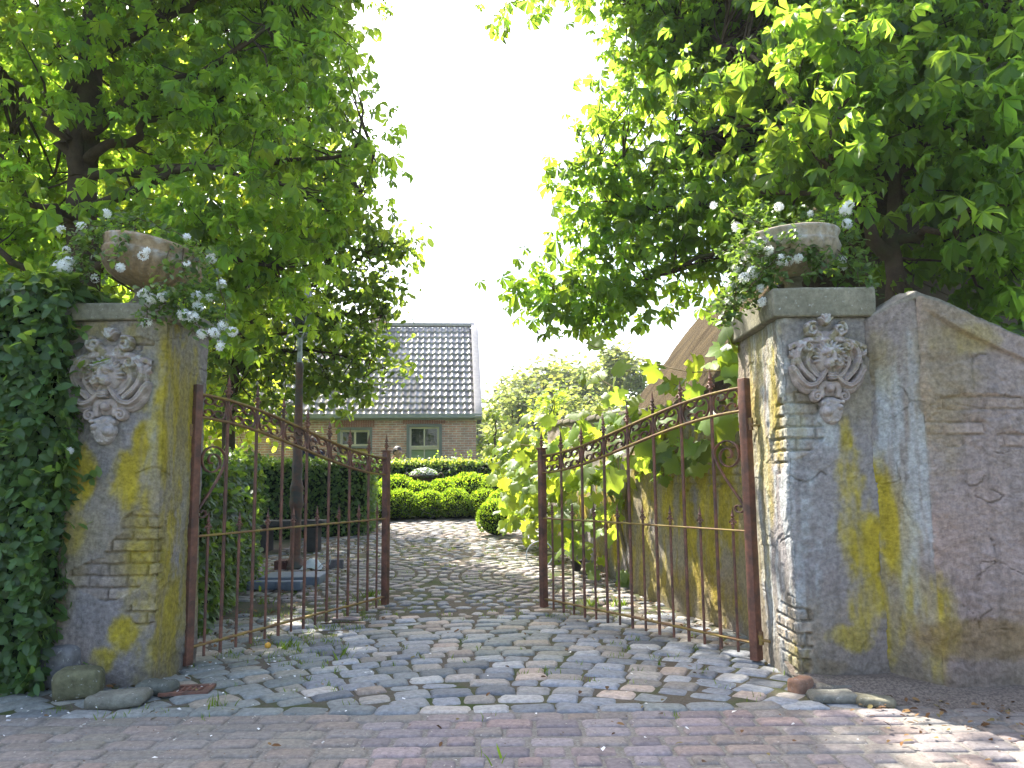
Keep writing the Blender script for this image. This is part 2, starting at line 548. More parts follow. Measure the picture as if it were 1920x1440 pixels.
def stone_temps(k, n, rnd, dome, irr, seed, depth=.5, edge=.1):
    """k variants of a paving stone in the box [-.5,.5]^2 with its top near z=0"""
    out = []
    t = np.array([-1.0, -.97, -.8, -.45, 0, .45, .8, .97, 1.0]) if n >= 9 else np.array([-1., -.9, -.4, .4, .9, 1.])
    U, V = np.meshgrid(t, t, indexing='ij')
    m = len(t)
    for q in range(k):
        mx = np.maximum(np.abs(U), np.abs(V))
        ang = np.arctan2(V, U)
        # towards a rounded square
        rr = (np.abs(np.cos(ang)) ** rnd + np.abs(np.sin(ang)) ** rnd) ** (-1 / rnd)
        wob = 1 + irr * (fbm2(np.cos(ang) * 1.3 + q * 7.1, np.sin(ang) * 1.3 + seed, seed + q, 3) - .5) * 2
        x = .5 * mx * rr * np.cos(ang) * wob; y = .5 * mx * rr * np.sin(ang) * wob
        h = -dome * mx ** 2 - edge * sst(.80, 1.0, mx)
        h = h + dome * .9 * (fbm2(U * 1.7 + q * 3.3, V * 1.7 + seed, seed + 31 + q, 3) - .5) * 2 * (1 - .5 * mx)
        h = np.where(mx > .985, -depth, h)
        v = np.stack([x, y, h], -1).reshape(-1, 3)
        i, j = np.meshgrid(np.arange(m - 1), np.arange(m - 1), indexing='ij')
        f = np.stack([i * m + j, (i + 1) * m + j, (i + 1) * m + j + 1, i * m + j + 1], -1).reshape(-1, 4)
        out.append((v, f))
    return out


def lay(mb, temps, xy, ang, sx, sy, col, dz=None, tilt=.02, zs=.1):
    xy = np.asarray(xy, float); n = len(xy)
    ang = np.asarray(ang, float); ca, sa = np.cos(ang), np.sin(ang)
    tx = rng.normal(0, tilt, n); ty = rng.normal(0, tilt, n)
    R = np.zeros((n, 3, 3))
    R[:, 0, 0] = ca; R[:, 1, 0] = sa; R[:, 2, 0] = tx
    R[:, 0, 1] = -sa; R[:, 1, 1] = ca; R[:, 2, 1] = ty
    R[:, 2, 2] = 1
    z = gz(xy[:, 1]) + (0 if dz is None else dz)
    pos = np.column_stack([xy, z])
    scatter(mb, temps, pos, R, np.column_stack([np.broadcast_to(sx, n), np.broadcast_to(sy, n), np.full(n, zs)]), col)


def pick_cols(n, pal, w, v=.18):
    pal = np.array(pal); c = pal[rng.choice(len(pal), n, p=np.array(w) / sum(w))]
    return c * (1 + v * rng.normal(size=(n, 1))).clip(.55, 1.5)


COBPAL = [(.155, .162, .175), (.185, .188, .19), (.265, .21, .17), (.225, .203, .178), (.125, .134, .147), (.28, .272, .26)]
COBW = [5, 4, 2.2, 3, 4, 1]
BRPAL = [(.225, .183, .178), (.245, .185, .17), (.215, .188, .188), (.22, .19, .17), (.195, .168, .172)]
BRW = [5, 3, 4, 2, 2]

brickT = stone_temps(10, 9, 14, .03, .035, 5, .5, .13)
cobT = stone_temps(20, 9, 9, .05, .10, 9, .5, .085)
smallT = stone_temps(12, 6, 7, .07, .15, 19, .5, .10)

# road: five stretcher courses along the driveway edge, then bricks turned a quarter
xy = []; an = []; sx = []; sy = []
BL, BW = .215, .108
edge = 4.0
for r in range(5):
    y = edge - .055 - r * (BW + .011)
    x = -4.5 + (r % 2) * .11 + rng.random() * .06
    while x < 4.5:
        L = BL * (1 if rng.random() > .12 else .62) + rng.normal(0, .006)
        xy.append((x + L / 2, y + .012 * math.sin(x * 1.3 + r) + rng.normal(0, .003))); an.append(rng.normal(0, .012)); sx.append(L); sy.append(BW + rng.normal(0, .003))
        x += L + .011
y0 = edge - 5 * (BW + .011) - .008
for c in range(76):
    x = -4.5 + c * (BW + .012)
    y = y0 - (0 if c % 2 else BL * .5) - rng.random() * .02
    if c % 2 == 0:
        xy.append((x, y0 - BL * .24)); an.append(PI / 2 + rng.normal(0, .012)); sx.append(BL * .46); sy.append(BW)
    while y > 1.2:
        L = BL + rng.normal(0, .006)
        xy.append((x + rng.normal(0, .004), y - L / 2)); an.append(PI / 2 + rng.normal(0, .015)); sx.append(L); sy.append(BW + rng.normal(0, .003))
        y -= L + .012
xy = np.array(xy)
col = pick_cols(len(xy), BRPAL, BRW, .10)
gw = sst(.5, .7, fbm2(xy[:, 0] * .9 + 3, xy[:, 1] * 1.4, 77, 3) + .25 * sst(1.3, 2.2, np.abs(xy[:, 0])) * sst(3.2, 3.8, xy[:, 1]))
col = col * (1 - gw[:, None] * .45) + np.array([.165, .16, .115]) * gw[:, None] * .45
mb = MB()
lay(mb, brickT, xy, an, np.array(sx), np.array(sy), col, rng.normal(0, .002, len(xy)), .012, .07)
tag(mb.build('road', M['brick']), kind='structure')

# driveway: kerb stones, arched rows of setts, then small rubble with two brick circles
WL = lambda y: np.interp(y, [5.3, 5.85, 7.8, 8.9, 12, 15.6], [1.72, 1.68, 1.19, 1.0, .55, .3])
xy = []; an = []; sx = []; sy = []
x = -2.55
while x < 1.75:
    L = .22 + rng.normal(0, .03)
    xy.append((x + L / 2, 4.085 + rng.normal(0, .008) + .02 * (x > 1))); an.append(rng.normal(0, .03)); sx.append(L); sy.append(.125 + rng.normal(0, .012))
    x += L + .012
cx, cy = -.05, 2.55
r = 1.72
while r < 5.0:
    h = .142 + rng.normal(0, .01)
    a = rng.random() * .05
    while a < PI:
        L = (.155 + abs(rng.normal(0, .05))) if rng.random() > .1 else .25
        am = a + L / 2 / r
        px, py = cx + r * math.cos(am), cy + r * math.sin(am)
        lim = min(6.75, 7.2 - .22 * abs(px)) + .12 * math.sin(px * 5)
        if 4.17 < py < lim and -2.75 < px < WL(max(py, 5.3)) - .02:
            xy.append((px + rng.normal(0, .004), py + rng.normal(0, .004))); an.append(am + PI / 2 + rng.normal(0, .04)); sx.append(L * .96); sy.append(h * .97)
        a += (L + .011) / r
    r += h + .012
xy = np.array(xy)
col = pick_cols(len(xy), COBPAL, COBW, .2) * 1.3
gm = sst(.52, .7, fbm2(xy[:, 0] * 1.1, xy[:, 1] * 1.1, 41, 3) + .25 * sst(1.1, 2, np.abs(xy[:, 0])))
col = col * (1 - .5 * gm[:, None]) + .5 * gm[:, None] * np.array([.15, .165, .12])
mb = MB()
lay(mb, cobT, xy, an, np.array(sx) * 1.08, np.array(sy) * 1.09, col, rng.normal(.001, .004, len(xy)), .022, .115)

RC_ = 1.36
circ = [(.52, 8.85), (-2.22, 8.85)]


def in_circ(x, y, pad=.03):
    return any((x - a) ** 2 + (y - b) ** 2 < (RC_ + pad) ** 2 for a, b in circ)


xy = []; an = []; sx = []; sy = []
y = 6.5
while y < 12.4:
    h = .115 + rng.normal(0, .01)
    x = -3.3 + rng.random() * .1
    while x < WL(y) + .1:
        L = .10 + abs(rng.normal(0, .05))
        px, py = x + L / 2, y + rng.normal(0, .018)
        rr = math.hypot(px - cx, py - cy)
        lim = min(6.75, 7.2 - .22 * abs(px)) + .12 * math.sin(px * 5)
        if py > lim + .06 and not in_circ(px, py) and px > -3.2 - .05 * (py - 7) and rng.random() > .10 + .75 * sst(-1.5, -2.3, px) * (1 - sst(9, 11, py)):
            xy.append((px, py)); an.append(rng.normal(0, .16)); sx.append(L * .93); sy.append(h * .9)
        x += L + .02
    y += h + .016
y = 12.3
while y < 15.3:
    h = .12
    x = -3.4 + rng.random() * .1
    while x < WL(y) + .1:
        L = .19 + rng.normal(0, .03)
        xy.append((x + L / 2, y + rng.normal(0, .01))); an.append(rng.normal(0, .05)); sx.append(L); sy.append(h)
        x += L + .012
    y += h + .012
xy = np.array(xy)
far = sst(11.5, 12.8, xy[:, 1])[:, None]
col = pick_cols(len(xy), COBPAL, [3, 4, 3, 3, 2, 3], .15) * (1 + .1 * far) * (1 - far * np.array([0, .1, .16]))
lay(mb, smallT, xy, an, np.array(sx), np.array(sy), col, rng.normal(.001, .005, len(xy)), .035, .09)
xy = []; an = []; sx = []; sy = []
for a0, b0 in circ:
    r = RC_
    pat = ['t', 't', 'r', 't', 't', 'r', 't', 't', 'r', 't', 't', 't']
    for kind in pat:
        w = .205 if kind == 'r' else .098
        rm = r - w / 2
        if rm < .06: break
        L = .098 if kind == 'r' else .205
        k = max(3, int(2 * PI * rm / (L + .024)))
        o = rng.random()
        for q in range(k):
            a = (q + o) * 2 * PI / k
            px, py = a0 + rm * math.cos(a), b0 + rm * math.sin(a)
            if px > WL(py) + .05 or px < -3.5: continue
            xy.append((px, py)); an.append(a + (0 if kind == 'r' else PI / 2) + rng.normal(0, .02)); sx.append(w if kind == 'r' else L * .97); sy.append(L * .95 if kind == 'r' else w)
        r -= w + .026
xy = np.array(xy)
col = pick_cols(len(xy), [(.23, .20, .19), (.25, .21, .19), (.22, .205, .19), (.23, .215, .175)], [3, 2, 3, 2], .1)
lay(mb, [t for t in stone_temps(6, 6, 14, .03, .03, 3, .5, .08)], xy, an, np.array(sx), np.array(sy), col, rng.normal(.003, .003, len(xy)), .012, .07)
tag(mb.build('driveway', M['cobble']), kind='structure')

# earth banked against the right wall
mb = MB()
nx, ny = 70, 24
S = np.linspace(1.55, 4.5, nx); T = np.linspace(0, 1, ny)
SX, TT = np.meshgrid(S, T, indexing='ij')
yf = np.interp(SX, [1.55, 1.75, 2.1, 2.6, 3.2, 4.5], [4.30, 4.12, 3.98, 3.74, 3.62, 3.6]); yb = np.full_like(SX, 4.62)
YY = yf + (yb - yf) * TT
ZZ = -.02 + .075 * sst(0, .5, TT) + .05 * (fbm2(SX * 6, YY * 6, 3) - .5) * sst(0, .3, TT) + .03 * sst(.6, 1, TT)
i, j = np.meshgrid(np.arange(nx - 1), np.arange(ny - 1), indexing='ij')
mb.add(np.stack([SX, YY, ZZ], -1).reshape(-1, 3), np.stack([i * ny + j, (i + 1) * ny + j, (i + 1) * ny + j + 1, i * ny + j + 1], -1).reshape(-1, 4))
tag(mb.build('soil_bank', M['soil']), kind='structure')
mb = MB()
sheet(mb, -8, -2.2, 4.06, 4.75, 30, 10, -.0135, .004, 5.)
tag(mb.build('hedge_soil', M['soil']), kind='structure')


# ------------------------------------------------------------------ plastered masonry
PL = np.array([.232, .212, .204])
ALG = np.array([.34, .265, .018])


def blobmask(s, z, blobs, seed, amp=.9, sc=5., soft=.05):
    m = np.zeros_like(s)
    nz = (fbm2(s * sc, z * sc * .6, seed, 4) - .5) * 2 * amp + (fbm2(s * 30, z * 22, seed + 3, 3) - .5) * amp * .7
    for b in blobs:
        s0, z0, rs, rz = b[:4]; k = b[4] if len(b) > 4 else 1.
        e = 1 - ((s - s0) / rs) ** 2 - ((z - z0) / rz) ** 2
        m = np.maximum(m, k * sst(-soft, .55 + soft, e + nz))
    return m


def masonry(path, z0, ztop, steps, dz, feat, seed, closed=True, lean=0.):
    """a plastered wall: outline path (counter-clockwise), rows of vertices pushed in and out by cracks, bare brick courses and rough plaster.
    Returns an MB plus nothing else; colours are the plaster, brick, lime and algae; white also carries sunlight on one face."""
    P = []; Nn = []; S = []
    path = [np.array(p, float) for p in path]
    n = len(path); E = n if closed else n - 1
    s = 0
    nor = []
    for e in range(E):
        d = path[(e + 1) % n] - path[e]; L = np.linalg.norm(d); d /= L
        nor.append(np.array([d[1], -d[0]]))
    for e in range(E):
        a, b = path[e], path[(e + 1) % n]; L = np.linalg.norm(b - a); d = (b - a) / L
        k = max(2, int(round(L / steps[e])))
        for q in range(k):
            t = q / k * L
            nn = nor[e]
            if q == 0:
                pv = nor[e - 1] if (closed or e > 0) else nor[e]
                nn = nor[e] + pv; nn = nn / np.linalg.norm(nn)
            P.append(a + d * t); Nn.append(nn); S.append(s + t)
        s += L
    if not closed:
        P.append(path[-1]); Nn.append(nor[-1]); S.append(s)
    P = np.array(P); Nn = np.array(Nn); S = np.array(S)
    tp = np.array([ztop(p[0], p[1]) if callable(ztop) else ztop for p in P])
    nr = int(round((tp.max() - z0) / dz))
    tv = np.linspace(0, 1, nr + 1)
    SS = np.repeat(S[:, None], nr + 1, 1)
    ZZ = z0 + (tp[:, None] - z0) * tv[None]
    s_, z_ = SS, ZZ
    D = .010 * (fbm2(s_ * 3.2, z_ * 3.2, seed, 3) - .5) * 2 + .006 * (fbm2(s_ * 16, z_ * 16, seed + 5, 3) - .5) * 2 + .0025 * (fbm2(s_ * 60, z_ * 60, seed + 6, 2) - .5) * 2
    # trowel terraces: patches of plaster one coat thicker
    coat = fbm2(s_ * 2.6 + 3, z_ * 3.1, seed + 11, 4)
    D += .005 * sst(.5, .515, coat) + .004 * sst(.62, .63, coat)
    C = np.ones(SS.shape + (3,)) * PL * (.86 + .34 * fbm2(s_ * 2.2, z_ * 2.2, seed + 21, 5))[..., None]
    warm = sst(.4, .7, fbm2(s_ * 1.6 + 7, z_ * 1.3, seed + 23, 4))
    C = C * (1 - warm[..., None] * (1 - np.array([1.06, .97, .90])))
    # grime streaks running down
    stre = fbm2(s_ * 17, z_ * 1.1, seed + 29, 4)
    C *= (1 - .15 * sst(.52, .72, stre))[..., None]
    cs = np.zeros_like(SS)
    # random hairline cracks
    rg = np.random.default_rng(seed)
    for q in range(feat.get('cracks', 14)):
        cs0 = rg.random() * s; cz0 = z0 + .1 + rg.random() * (tp.max() - z0 - .15)
        a = rg.choice([0, PI, .6, 2.4, -.7]) + rg.normal(0, .3)
        pts = [(cs0, cz0)]
        for w in range(rg.integers(4, 11)):
            a += rg.normal(0, .55)
            pts.append((pts[-1][0] + .035 * math.cos(a), pts[-1][1] + .035 * math.sin(a)))
        wd = rg.uniform(.0012, .0042)
        for (x0, y0), (x1, y1) in zip(pts[:-1], pts[1:]):
            bx = (s_ > min(x0, x1) - .03) & (s_ < max(x0, x1) + .03) & (z_ > min(y0, y1) - .03) & (z_ < max(y0, y1) + .03)
            if not bx.any(): continue
            ps, pz = s_[bx], z_[bx]
            dx, dy = x1 - x0, y1 - y0
            t = np.clip(((ps - x0) * dx + (pz - y0) * dy) / (dx * dx + dy * dy), 0, 1)
            dd = np.hypot(ps - x0 - t * dx, pz - y0 - t * dy)
            cs[bx] = np.maximum(cs[bx], 1 - sst(wd * .5, wd * 1.8, dd))
    # a ledge either side of a crack stands proud
    D -= .007 * cs
    C *= (1 - .42 * cs)[..., None]
    # a lip of plaster lifting along one side of the cracks
    D[:, 1:] += .004 * np.maximum(0, cs[:, :-1] - cs[:, 1:])
    # fallen plaster with brick courses behind
    if feat.get('bricks'):
        bm = blobmask(s_, z_, feat['bricks'], seed + 41, .55, 7.)
        hole = sst(.30, .50, bm)
        CH, BLn = .068, .225
        wob = .007 * (fbm2(s_ * 6, z_ * 6, seed + 51, 3) - .5) * 2
        row = np.floor((z_ + wob) / CH); fz = (z_ + wob) / CH - row
        so = s_ + wob + (row % 2) * BLn * .5 + .05 * _h2(row, row * 0, seed)
        cb = np.floor(so / BLn); fs = so / BLn - cb
        dj = np.minimum(np.minimum(fz, 1 - fz) * CH, np.minimum(fs, 1 - fs) * BLn)
        j = 1 - sst(.003, .010, dj + .005 * (fbm2(s_ * 40, z_ * 40, seed + 57, 2) - .5))
        hr = _h2(row + 100, cb + 200, seed + 61)
        face = -.006 + .012 * (hr - .4) + .007 * (fbm2(s_ * 35, z_ * 35, seed + 63, 3) - .5) * 2
        DB = face * (1 - j) + j * (-.019 - .006 * hr)
        hk = hole * feat.get('bare', 1.); D = D * (1 - hk) + DB * hk; hole = hole * feat.get('bare', 1.)
        bc = np.array([.265, .225, .195]) * (.8 + .4 * hr)[..., None] * (.8 + .4 * fbm2(s_ * 20, z_ * 20, seed + 65, 3))[..., None]
        bc = bc * (1 - .3 * j)[..., None]
        C = C * (1 - hole[..., None]) + bc * hole[..., None]
        rim = sst(.30, .42, bm) * (1 - sst(.42, .52, bm))
        D += .006 * rim * (fbm2(s_ * 12, z_ * 12, seed + 67, 2))
    if feat.get('coat'):
        k_ = sst(feat['coat'] - .006, feat['coat'] + .006, s_ + .05 * (fbm2(z_ * 5, s_ * 0 + 3, seed + 74, 3) - .5))[..., None]
        C = C * (1 + k_ * np.array([.2, .06, .0]))
        D += k_[..., 0] * (.012 * (fbm2(s_ * 11 + .5 * fbm2(s_ * 5, z_ * 5, 4, 2), z_ * 17, seed + 75, 4) - .5) * 2 + .006)
    # thin film of algae over everything, in drifts
    fl_ = sst(.42, .75, fbm2(s_ * 2.3 + 11, z_ * 1.2, seed + 77, 5)) * feat.get('film', .35)
    C = C * (1 - fl_[..., None]) + (np.array([.24, .185, .05]) * (.7 + .6 * fbm2(s_ * 20, z_ * 12, seed + 78, 3))[..., None]) * fl_[..., None]
    if feat.get('white'):
        w = blobmask(s_, z_, feat['white'], seed + 71, 1.0, 6.) * sst(.3, .6, fbm2(s_ * 22, z_ * 2., seed + 73, 3))
        C = C * (1 - .8 * w[..., None]) + np.array([.37, .385, .38]) * .8 * w[..., None]
    if feat.get('algae'):
        al = blobmask(s_ + .03 * (fbm2(s_ * 9, z_ * 9, seed + 82, 3) - .5), z_, [(b[0], b[1], b[2] * 1.25, b[3] * 1.2) + tuple(b[4:]) for b in feat['algae']], seed + 81, 1.3, 5., .35)
        al = al * (.3 + .7 * sst(.28, .6, fbm2(s_ * 12, z_ * 2.2, seed + 83, 5)))
        ac = ALG * (.6 + .8 * fbm2(s_ * 14, z_ * 9, seed + 85, 4))[..., None]
        C = C * (1 - .94 * al[..., None]) + ac * .94 * al[..., None]
    if feat.get('brown'):
        br = blobmask(s_, z_, feat['brown'], seed + 91, .6, 4.)
        C = C * (1 - .7 * br[..., None]) + np.array([.20, .13, .045]) * .7 * br[..., None]
    # splashed dirt along the foot
    ft = 1 - sst(.03, .34, (z_ - z0) + .16 * (fbm2(s_ * 5, z_ * 5, seed + 95, 3) - .5))
    C = C * (1 - .55 * ft[..., None]) + np.array([.125, .105, .075]) * .55 * ft[..., None]
    if feat.get('extra'):
        D = D + feat['extra'](P, SS, ZZ, tp)
    rag = feat.get('ragged', 0)
    if rag:
        # worn corners
        acc = 0
        for e in range(E):
            L = np.linalg.norm(path[(e + 1) % n] - path[e])
            dc = np.abs(SS - acc)
            D -= rag * (1 - sst(0, .03, dc)) * (.2 + 1.2 * fbm2(z_ * 22, s_ * 0 + e, seed + 97, 3))
            acc += L
    V = np.concatenate([(P[:, None, :] + Nn[:, None, :] * D[..., None]), ZZ[..., None]], -1)
    m = len(P); k = nr + 1
    cnt = m if closed else m - 1
    i, j = np.meshgrid(np.arange(cnt), np.arange(nr), indexing='ij')
    f = np.stack([i * k + j, ((i + 1) % m) * k + j, ((i + 1) % m) * k + j + 1, i * k + j + 1], -1).reshape(-1, 4)
    mb = MB()
    mb.add(V.reshape(-1, 3), f, C.reshape(-1, 3).clip(.01, .9))
    return mb


def cap_stone(name, parent, x0, x1, y0, y1, z0, z1, seed, col=(.20, .185, .135)):
    mb = MB()
    sz = (x1 - x0, y1 - y0, z1 - z0)
    rbox(mb, ((x0 + x1) / 2, (y0 + y1) / 2, (z0 + z1) / 2), sz, .014, .018, .008, 11, seed, col, None, .5)
    return mb.build(name, M['stone'], parent)


ZCL = at(290, 601, 4.57)[2]; ZTL = at(290, 566, 4.55)[2]
LX0, LX1, LY0, LY1 = -2.66, -2.07, 4.58, 5.2
t = empty('gate_pillar', ((LX0 + LX1) / 2, (LY0 + LY1) / 2, 0), 0, 'plastered gate pillar beside the leafy hedge, thick with mustard yellow algae on its inner face', 'gate pillar', 'gate pillars')
s0 = LX0


def lf(px, py):   # pixel on the left pillar's front -> (s, z)
    p = at(px, py, LY0); return p[0] - LX0, p[2]


fe = dict(cracks=26, ragged=.012, film=.7,
          bricks=[(*lf(255, 1040), .20, .16), (*lf(205, 1085), .27, .13), (*lf(265, 985), .15, .09), (*lf(270, 1150), .13, .09), (*lf(262, 645), .10, .05), (.60, .75, .08, .2)],
          algae=[(*lf(240, 900), .085, .17), (*lf(150, 900), .07, .16), (*lf(262, 840), .05, .14), (*lf(270, 1050), .08, .12, .7), (*lf(235, 1190), .09, .10), (*lf(195, 1235), .06, .06),
                 (*lf(170, 620), .14, .06, .6), (*lf(255, 625), .1, .05, .5), (.59 + .12, 1.3, .2, 1.1), (.59 + .36, 1.3, .2, 1.0, .9), (.59 + .2, .35, .3, .4, .9), (*lf(140, 1000), .05, .1, .7)],
          white=[(*lf(285, 800), .03, .35, .6)])
mb = masonry([(LX0, LY0), (LX1, LY0), (LX1, LY1), (LX0, LY1)], -.03, ZCL, [.006, .008, .03, .03], .0065, fe, 101)
mb.v = [v - np.array(t.location) for v in mb.v]
mb.build('shaft', M['plaster'], t)
c = cap_stone('cap', None, LX0 - .04, LX1 + .04, LY0 - .035, LY1 + .04, ZCL + .002, ZTL, 5)
c.parent = t; c.location = -Vector(t.location)

RX0, RX1, RY0, RY1 = 1.57, 2.10, 4.44, 5.35
ZCR = at(1540, 596, 4.44)[2]; ZTR = at(1540, 538, 4.40)[2]


def rf(px, py):
    p = at(px, py, RY0); return .91 + p[0] - RX0, p[2]


t = empty('gate_pillar', ((RX0 + RX1) / 2, (RY0 + RY1) / 2, 0), 0, 'plastered gate pillar joined to the sloping wall, its inner side whitened and sunlit', 'gate pillar', 'gate pillars')
fe = dict(cracks=30, ragged=.02,
          bricks=[(*rf(1500, 820), .17, .14), (*rf(1485, 770), .2, .11), (.91 - .10, .24, .24, .26), (*rf(1490, 1230), .08, .07), (.91-.12, 1.3, .16, .16)],
          algae=[(*rf(1600, 930), .08, .24), (*rf(1620, 1000), .12, .26), (*rf(1640, 1130), .10, .16), (*rf(1585, 830), .035, .13), (*rf(1490, 760), .05, .22, .6), (*rf(1540, 640), .1, .05, .4),
                 (.91 - .15, 1.62, .14, .34, .75), (.91 - .5, 1.3, .2, .7, .6), (.91 - .08, .12, .14, .1), (*rf(1560, 1190), .07, .05, .8), (*rf(1610, 1200), .07, .06, .8)],
          white=[(.91 - .25, 1., .5, 1.5, 1.), (*rf(1460, 640), .05, .12, .6)], brown=[(*rf(1540, 1250), .16, .06, .6)])  # first white patch puts sunlight on the inner face into the plaster colour
mb = masonry([(RX0, RY1), (RX0, RY0), (RX1, RY0), (RX1, RY1)], -.03, ZCR, [.008, .006, .02, .03], .0065, fe, 137)
mb.v = [v - np.array(t.location) for v in mb.v]
mb.build('shaft', M['plaster'], t)
c = cap_stone('cap', None, RX0 - .05, RX1 + .02, RY0 - .04, RY1 + .03, ZCR + .002, ZTR, 9)
c.parent = t; c.location = -Vector(t.location)

# the wall with the sloping coping, right of the pillar
pk = at(1735, 548, 4.2)[2]; wl_ = at(1642, 606, 4.45)[2]
e1 = at(1920, 640, 4.2)
slope = (e1[2] - pk) / (e1[0] - 2.24)


def wtop(x, y):
    if x < 2.24:
        return wl_ + (pk - wl_) * np.clip((x - 2.05) / .19, 0, 1)
    return max(pk + slope * (x - 2.24), .95)


def wcop(P, SS, ZZ, tp):
    front = (P[:, 0] > 2.25) & (P[:, 1] < 4.3)
    w = sst(2.24, 2.5, P[:, 0])[:, None] * .05 + .06
    dd = tp[:, None] - ZZ
    return np.where(front[:, None], .032 * (1 - sst(w, w + .018, dd + .012 * (fbm2(SS * 12, ZZ * 12, 5, 3) - .5))) * sst(2.25, 2.4, P[:, 0])[:, None], 0)


def wf(px, py):
    p = at(px, py, 4.2); return .31 + (p[0] - 2.24), p[2]


fe = dict(cracks=60, ragged=.016, extra=wcop, bare=.55, coat=.33,
          bricks=[(*wf(1800, 800), .17, .12), (*wf(1850, 760), .28, .08), (*wf(1900, 825), .10, .06)],
          white=[(.16, 1.25, .18, .5), (.14, .7, .18, .4), (.26, 1.0, .06, .9, .8)],
          algae=[(.06, .75, .12, .34), (.2, .38, .17, .20), (.28, .2, .06, .2), (.1, 1.8, .1, .2, .3), (.04, .45, .06, .4), (*wf(1830, 640), .2, .07, .35)],
          brown=[(*wf(1870, 1200), .5, .12, .9), (*wf(2200, 1200), .5, .12, .9)])
t = empty('boundary_wall', (2.6, 4.4, 0), 0, 'weathered grey plastered wall with a peaked top sloping down away from the gate', 'wall')
mb = masonry([(2.05, 4.46), (2.24, 4.2), (4.6, 4.2), (4.6, 4.62), (2.05, 4.62)], -.03, wtop, [.0065, .008, .05, .05, .05], .0065, fe, 171)
mb.v = [v - np.array(t.location) for v in mb.v]
mb.build('wall_body', M['plaster'], t)
# coping on top
mb = MB()
cxs = np.concatenate([np.linspace(2.03, 2.24, 24), np.linspace(2.25, 4.65, 160)])
rows = []
for k, x in enumerate(cxs):
    yf_ = 4.46 + (4.2 - 4.46) * np.clip((x - 2.05) / .19, 0, 1) - .015 - .02 * sst(2.25, 2.4, x)
    z = wtop(max(x, 2.05), 0)
    yy = np.concatenate([[yf_ + .02], np.linspace(yf_, 4.66, 22), [4.64]])
    zz = np.concatenate([[z - .03], z + .03 * np.sin(np.linspace(.25, PI - .25, 22)), [z - .03]])
    rows.append(np.stack([np.full_like(yy, x), yy, zz], -1))
A = np.array(rows); a, b = A.shape[:2]
fl = A.reshape(-1, 3)
nz = fbm3(fl, 9, 4) - .5
fl = fl + np.column_stack([nz * .006, (fbm3(fl, 26, 7) - .5) * .03, (fbm3(fl, 22, 4) - .5) * .03])
i, j = np.meshgrid(np.arange(a - 1), np.arange(b - 1), indexing='ij')
cc = np.array([.22, .20, .165]) * (.6 + .9 * fbm3(fl, 7, 12))[:, None]
mb.add(fl - np.array(t.location), np.stack([i * b + j, (i + 1) * b + j, (i + 1) * b + j + 1, i * b + j + 1], -1).reshape(-1, 4), cc)
mb.build('coping', M['plaster'], t)

# garden wall running back along the driveway
GW = [(.55, 12.2), (1.0, 8.9), (1.19, 7.8), (1.67, 5.85), (1.74, 5.36), (2.02, 5.36), (1.5, 7.9), (.85, 12.2)]


def gwt(x, y):
    return 1.72 + gz(y)


LG = np.cumsum([0] + [math.dist(GW[k], GW[k + 1]) for k in range(4)])
fe = dict(cracks=30,
          bricks=[(LG[3] - .25, 1.28, .45, .26), (LG[3] + .1, 1.2, .3, .2), (LG[2] + 1.2, 1.15, .3, .15, .8)],
          algae=[(LG[3] - .6, .9, .9, .8), (LG[3] + .1, .5, .5, .45), (LG[2] + .2, .6, .35, .8, .8), (LG[1] + .3, .8, .5, .7), (1.8, .9, .8, .6), (LG[2] + .9, .3, .8, .2, .8), (LG[3] - .2, 1.35, .6, .3)],
          brown=[(LG[3] - .5, .25, 1.0, .2, .5)])
t = empty('garden_wall', (1.4, 7.5, 0), 0, 'old plastered garden wall with yellow algae and bare brick running back behind the open gate', 'wall')
mb = masonry(GW, -.03, gwt, [.03, .015, .012, .012, .06, .06, .06, .06], .013, fe, 211)
mb.v = [v - np.array(t.location) for v in mb.v]
mb.build('wall_body', M['plaster'], t)
mb = MB()
for k in range(4):
    a, b = np.array(GW[k]), np.array(GW[k + 1])
    L = np.linalg.norm(b - a); d = (b - a) / L
    n_ = max(1, int(L / .42))
    for q in range(n_):
        c0 = a + d * (q + .5) * L / n_ + np.array([-d[1], d[0]]) * .13
        ang = math.atan2(d[1], d[0])
        rbox(mb, (c0[0] - 1.4, c0[1] - 7.5, 1.75 + gz(c0[1])), (L / n_ - .006, .34, .06), .015, .05, .006, 9, q + k * 7, (.19, .17, .13), _rz(ang), .4)
mb.build('coping', M['stone'], t)

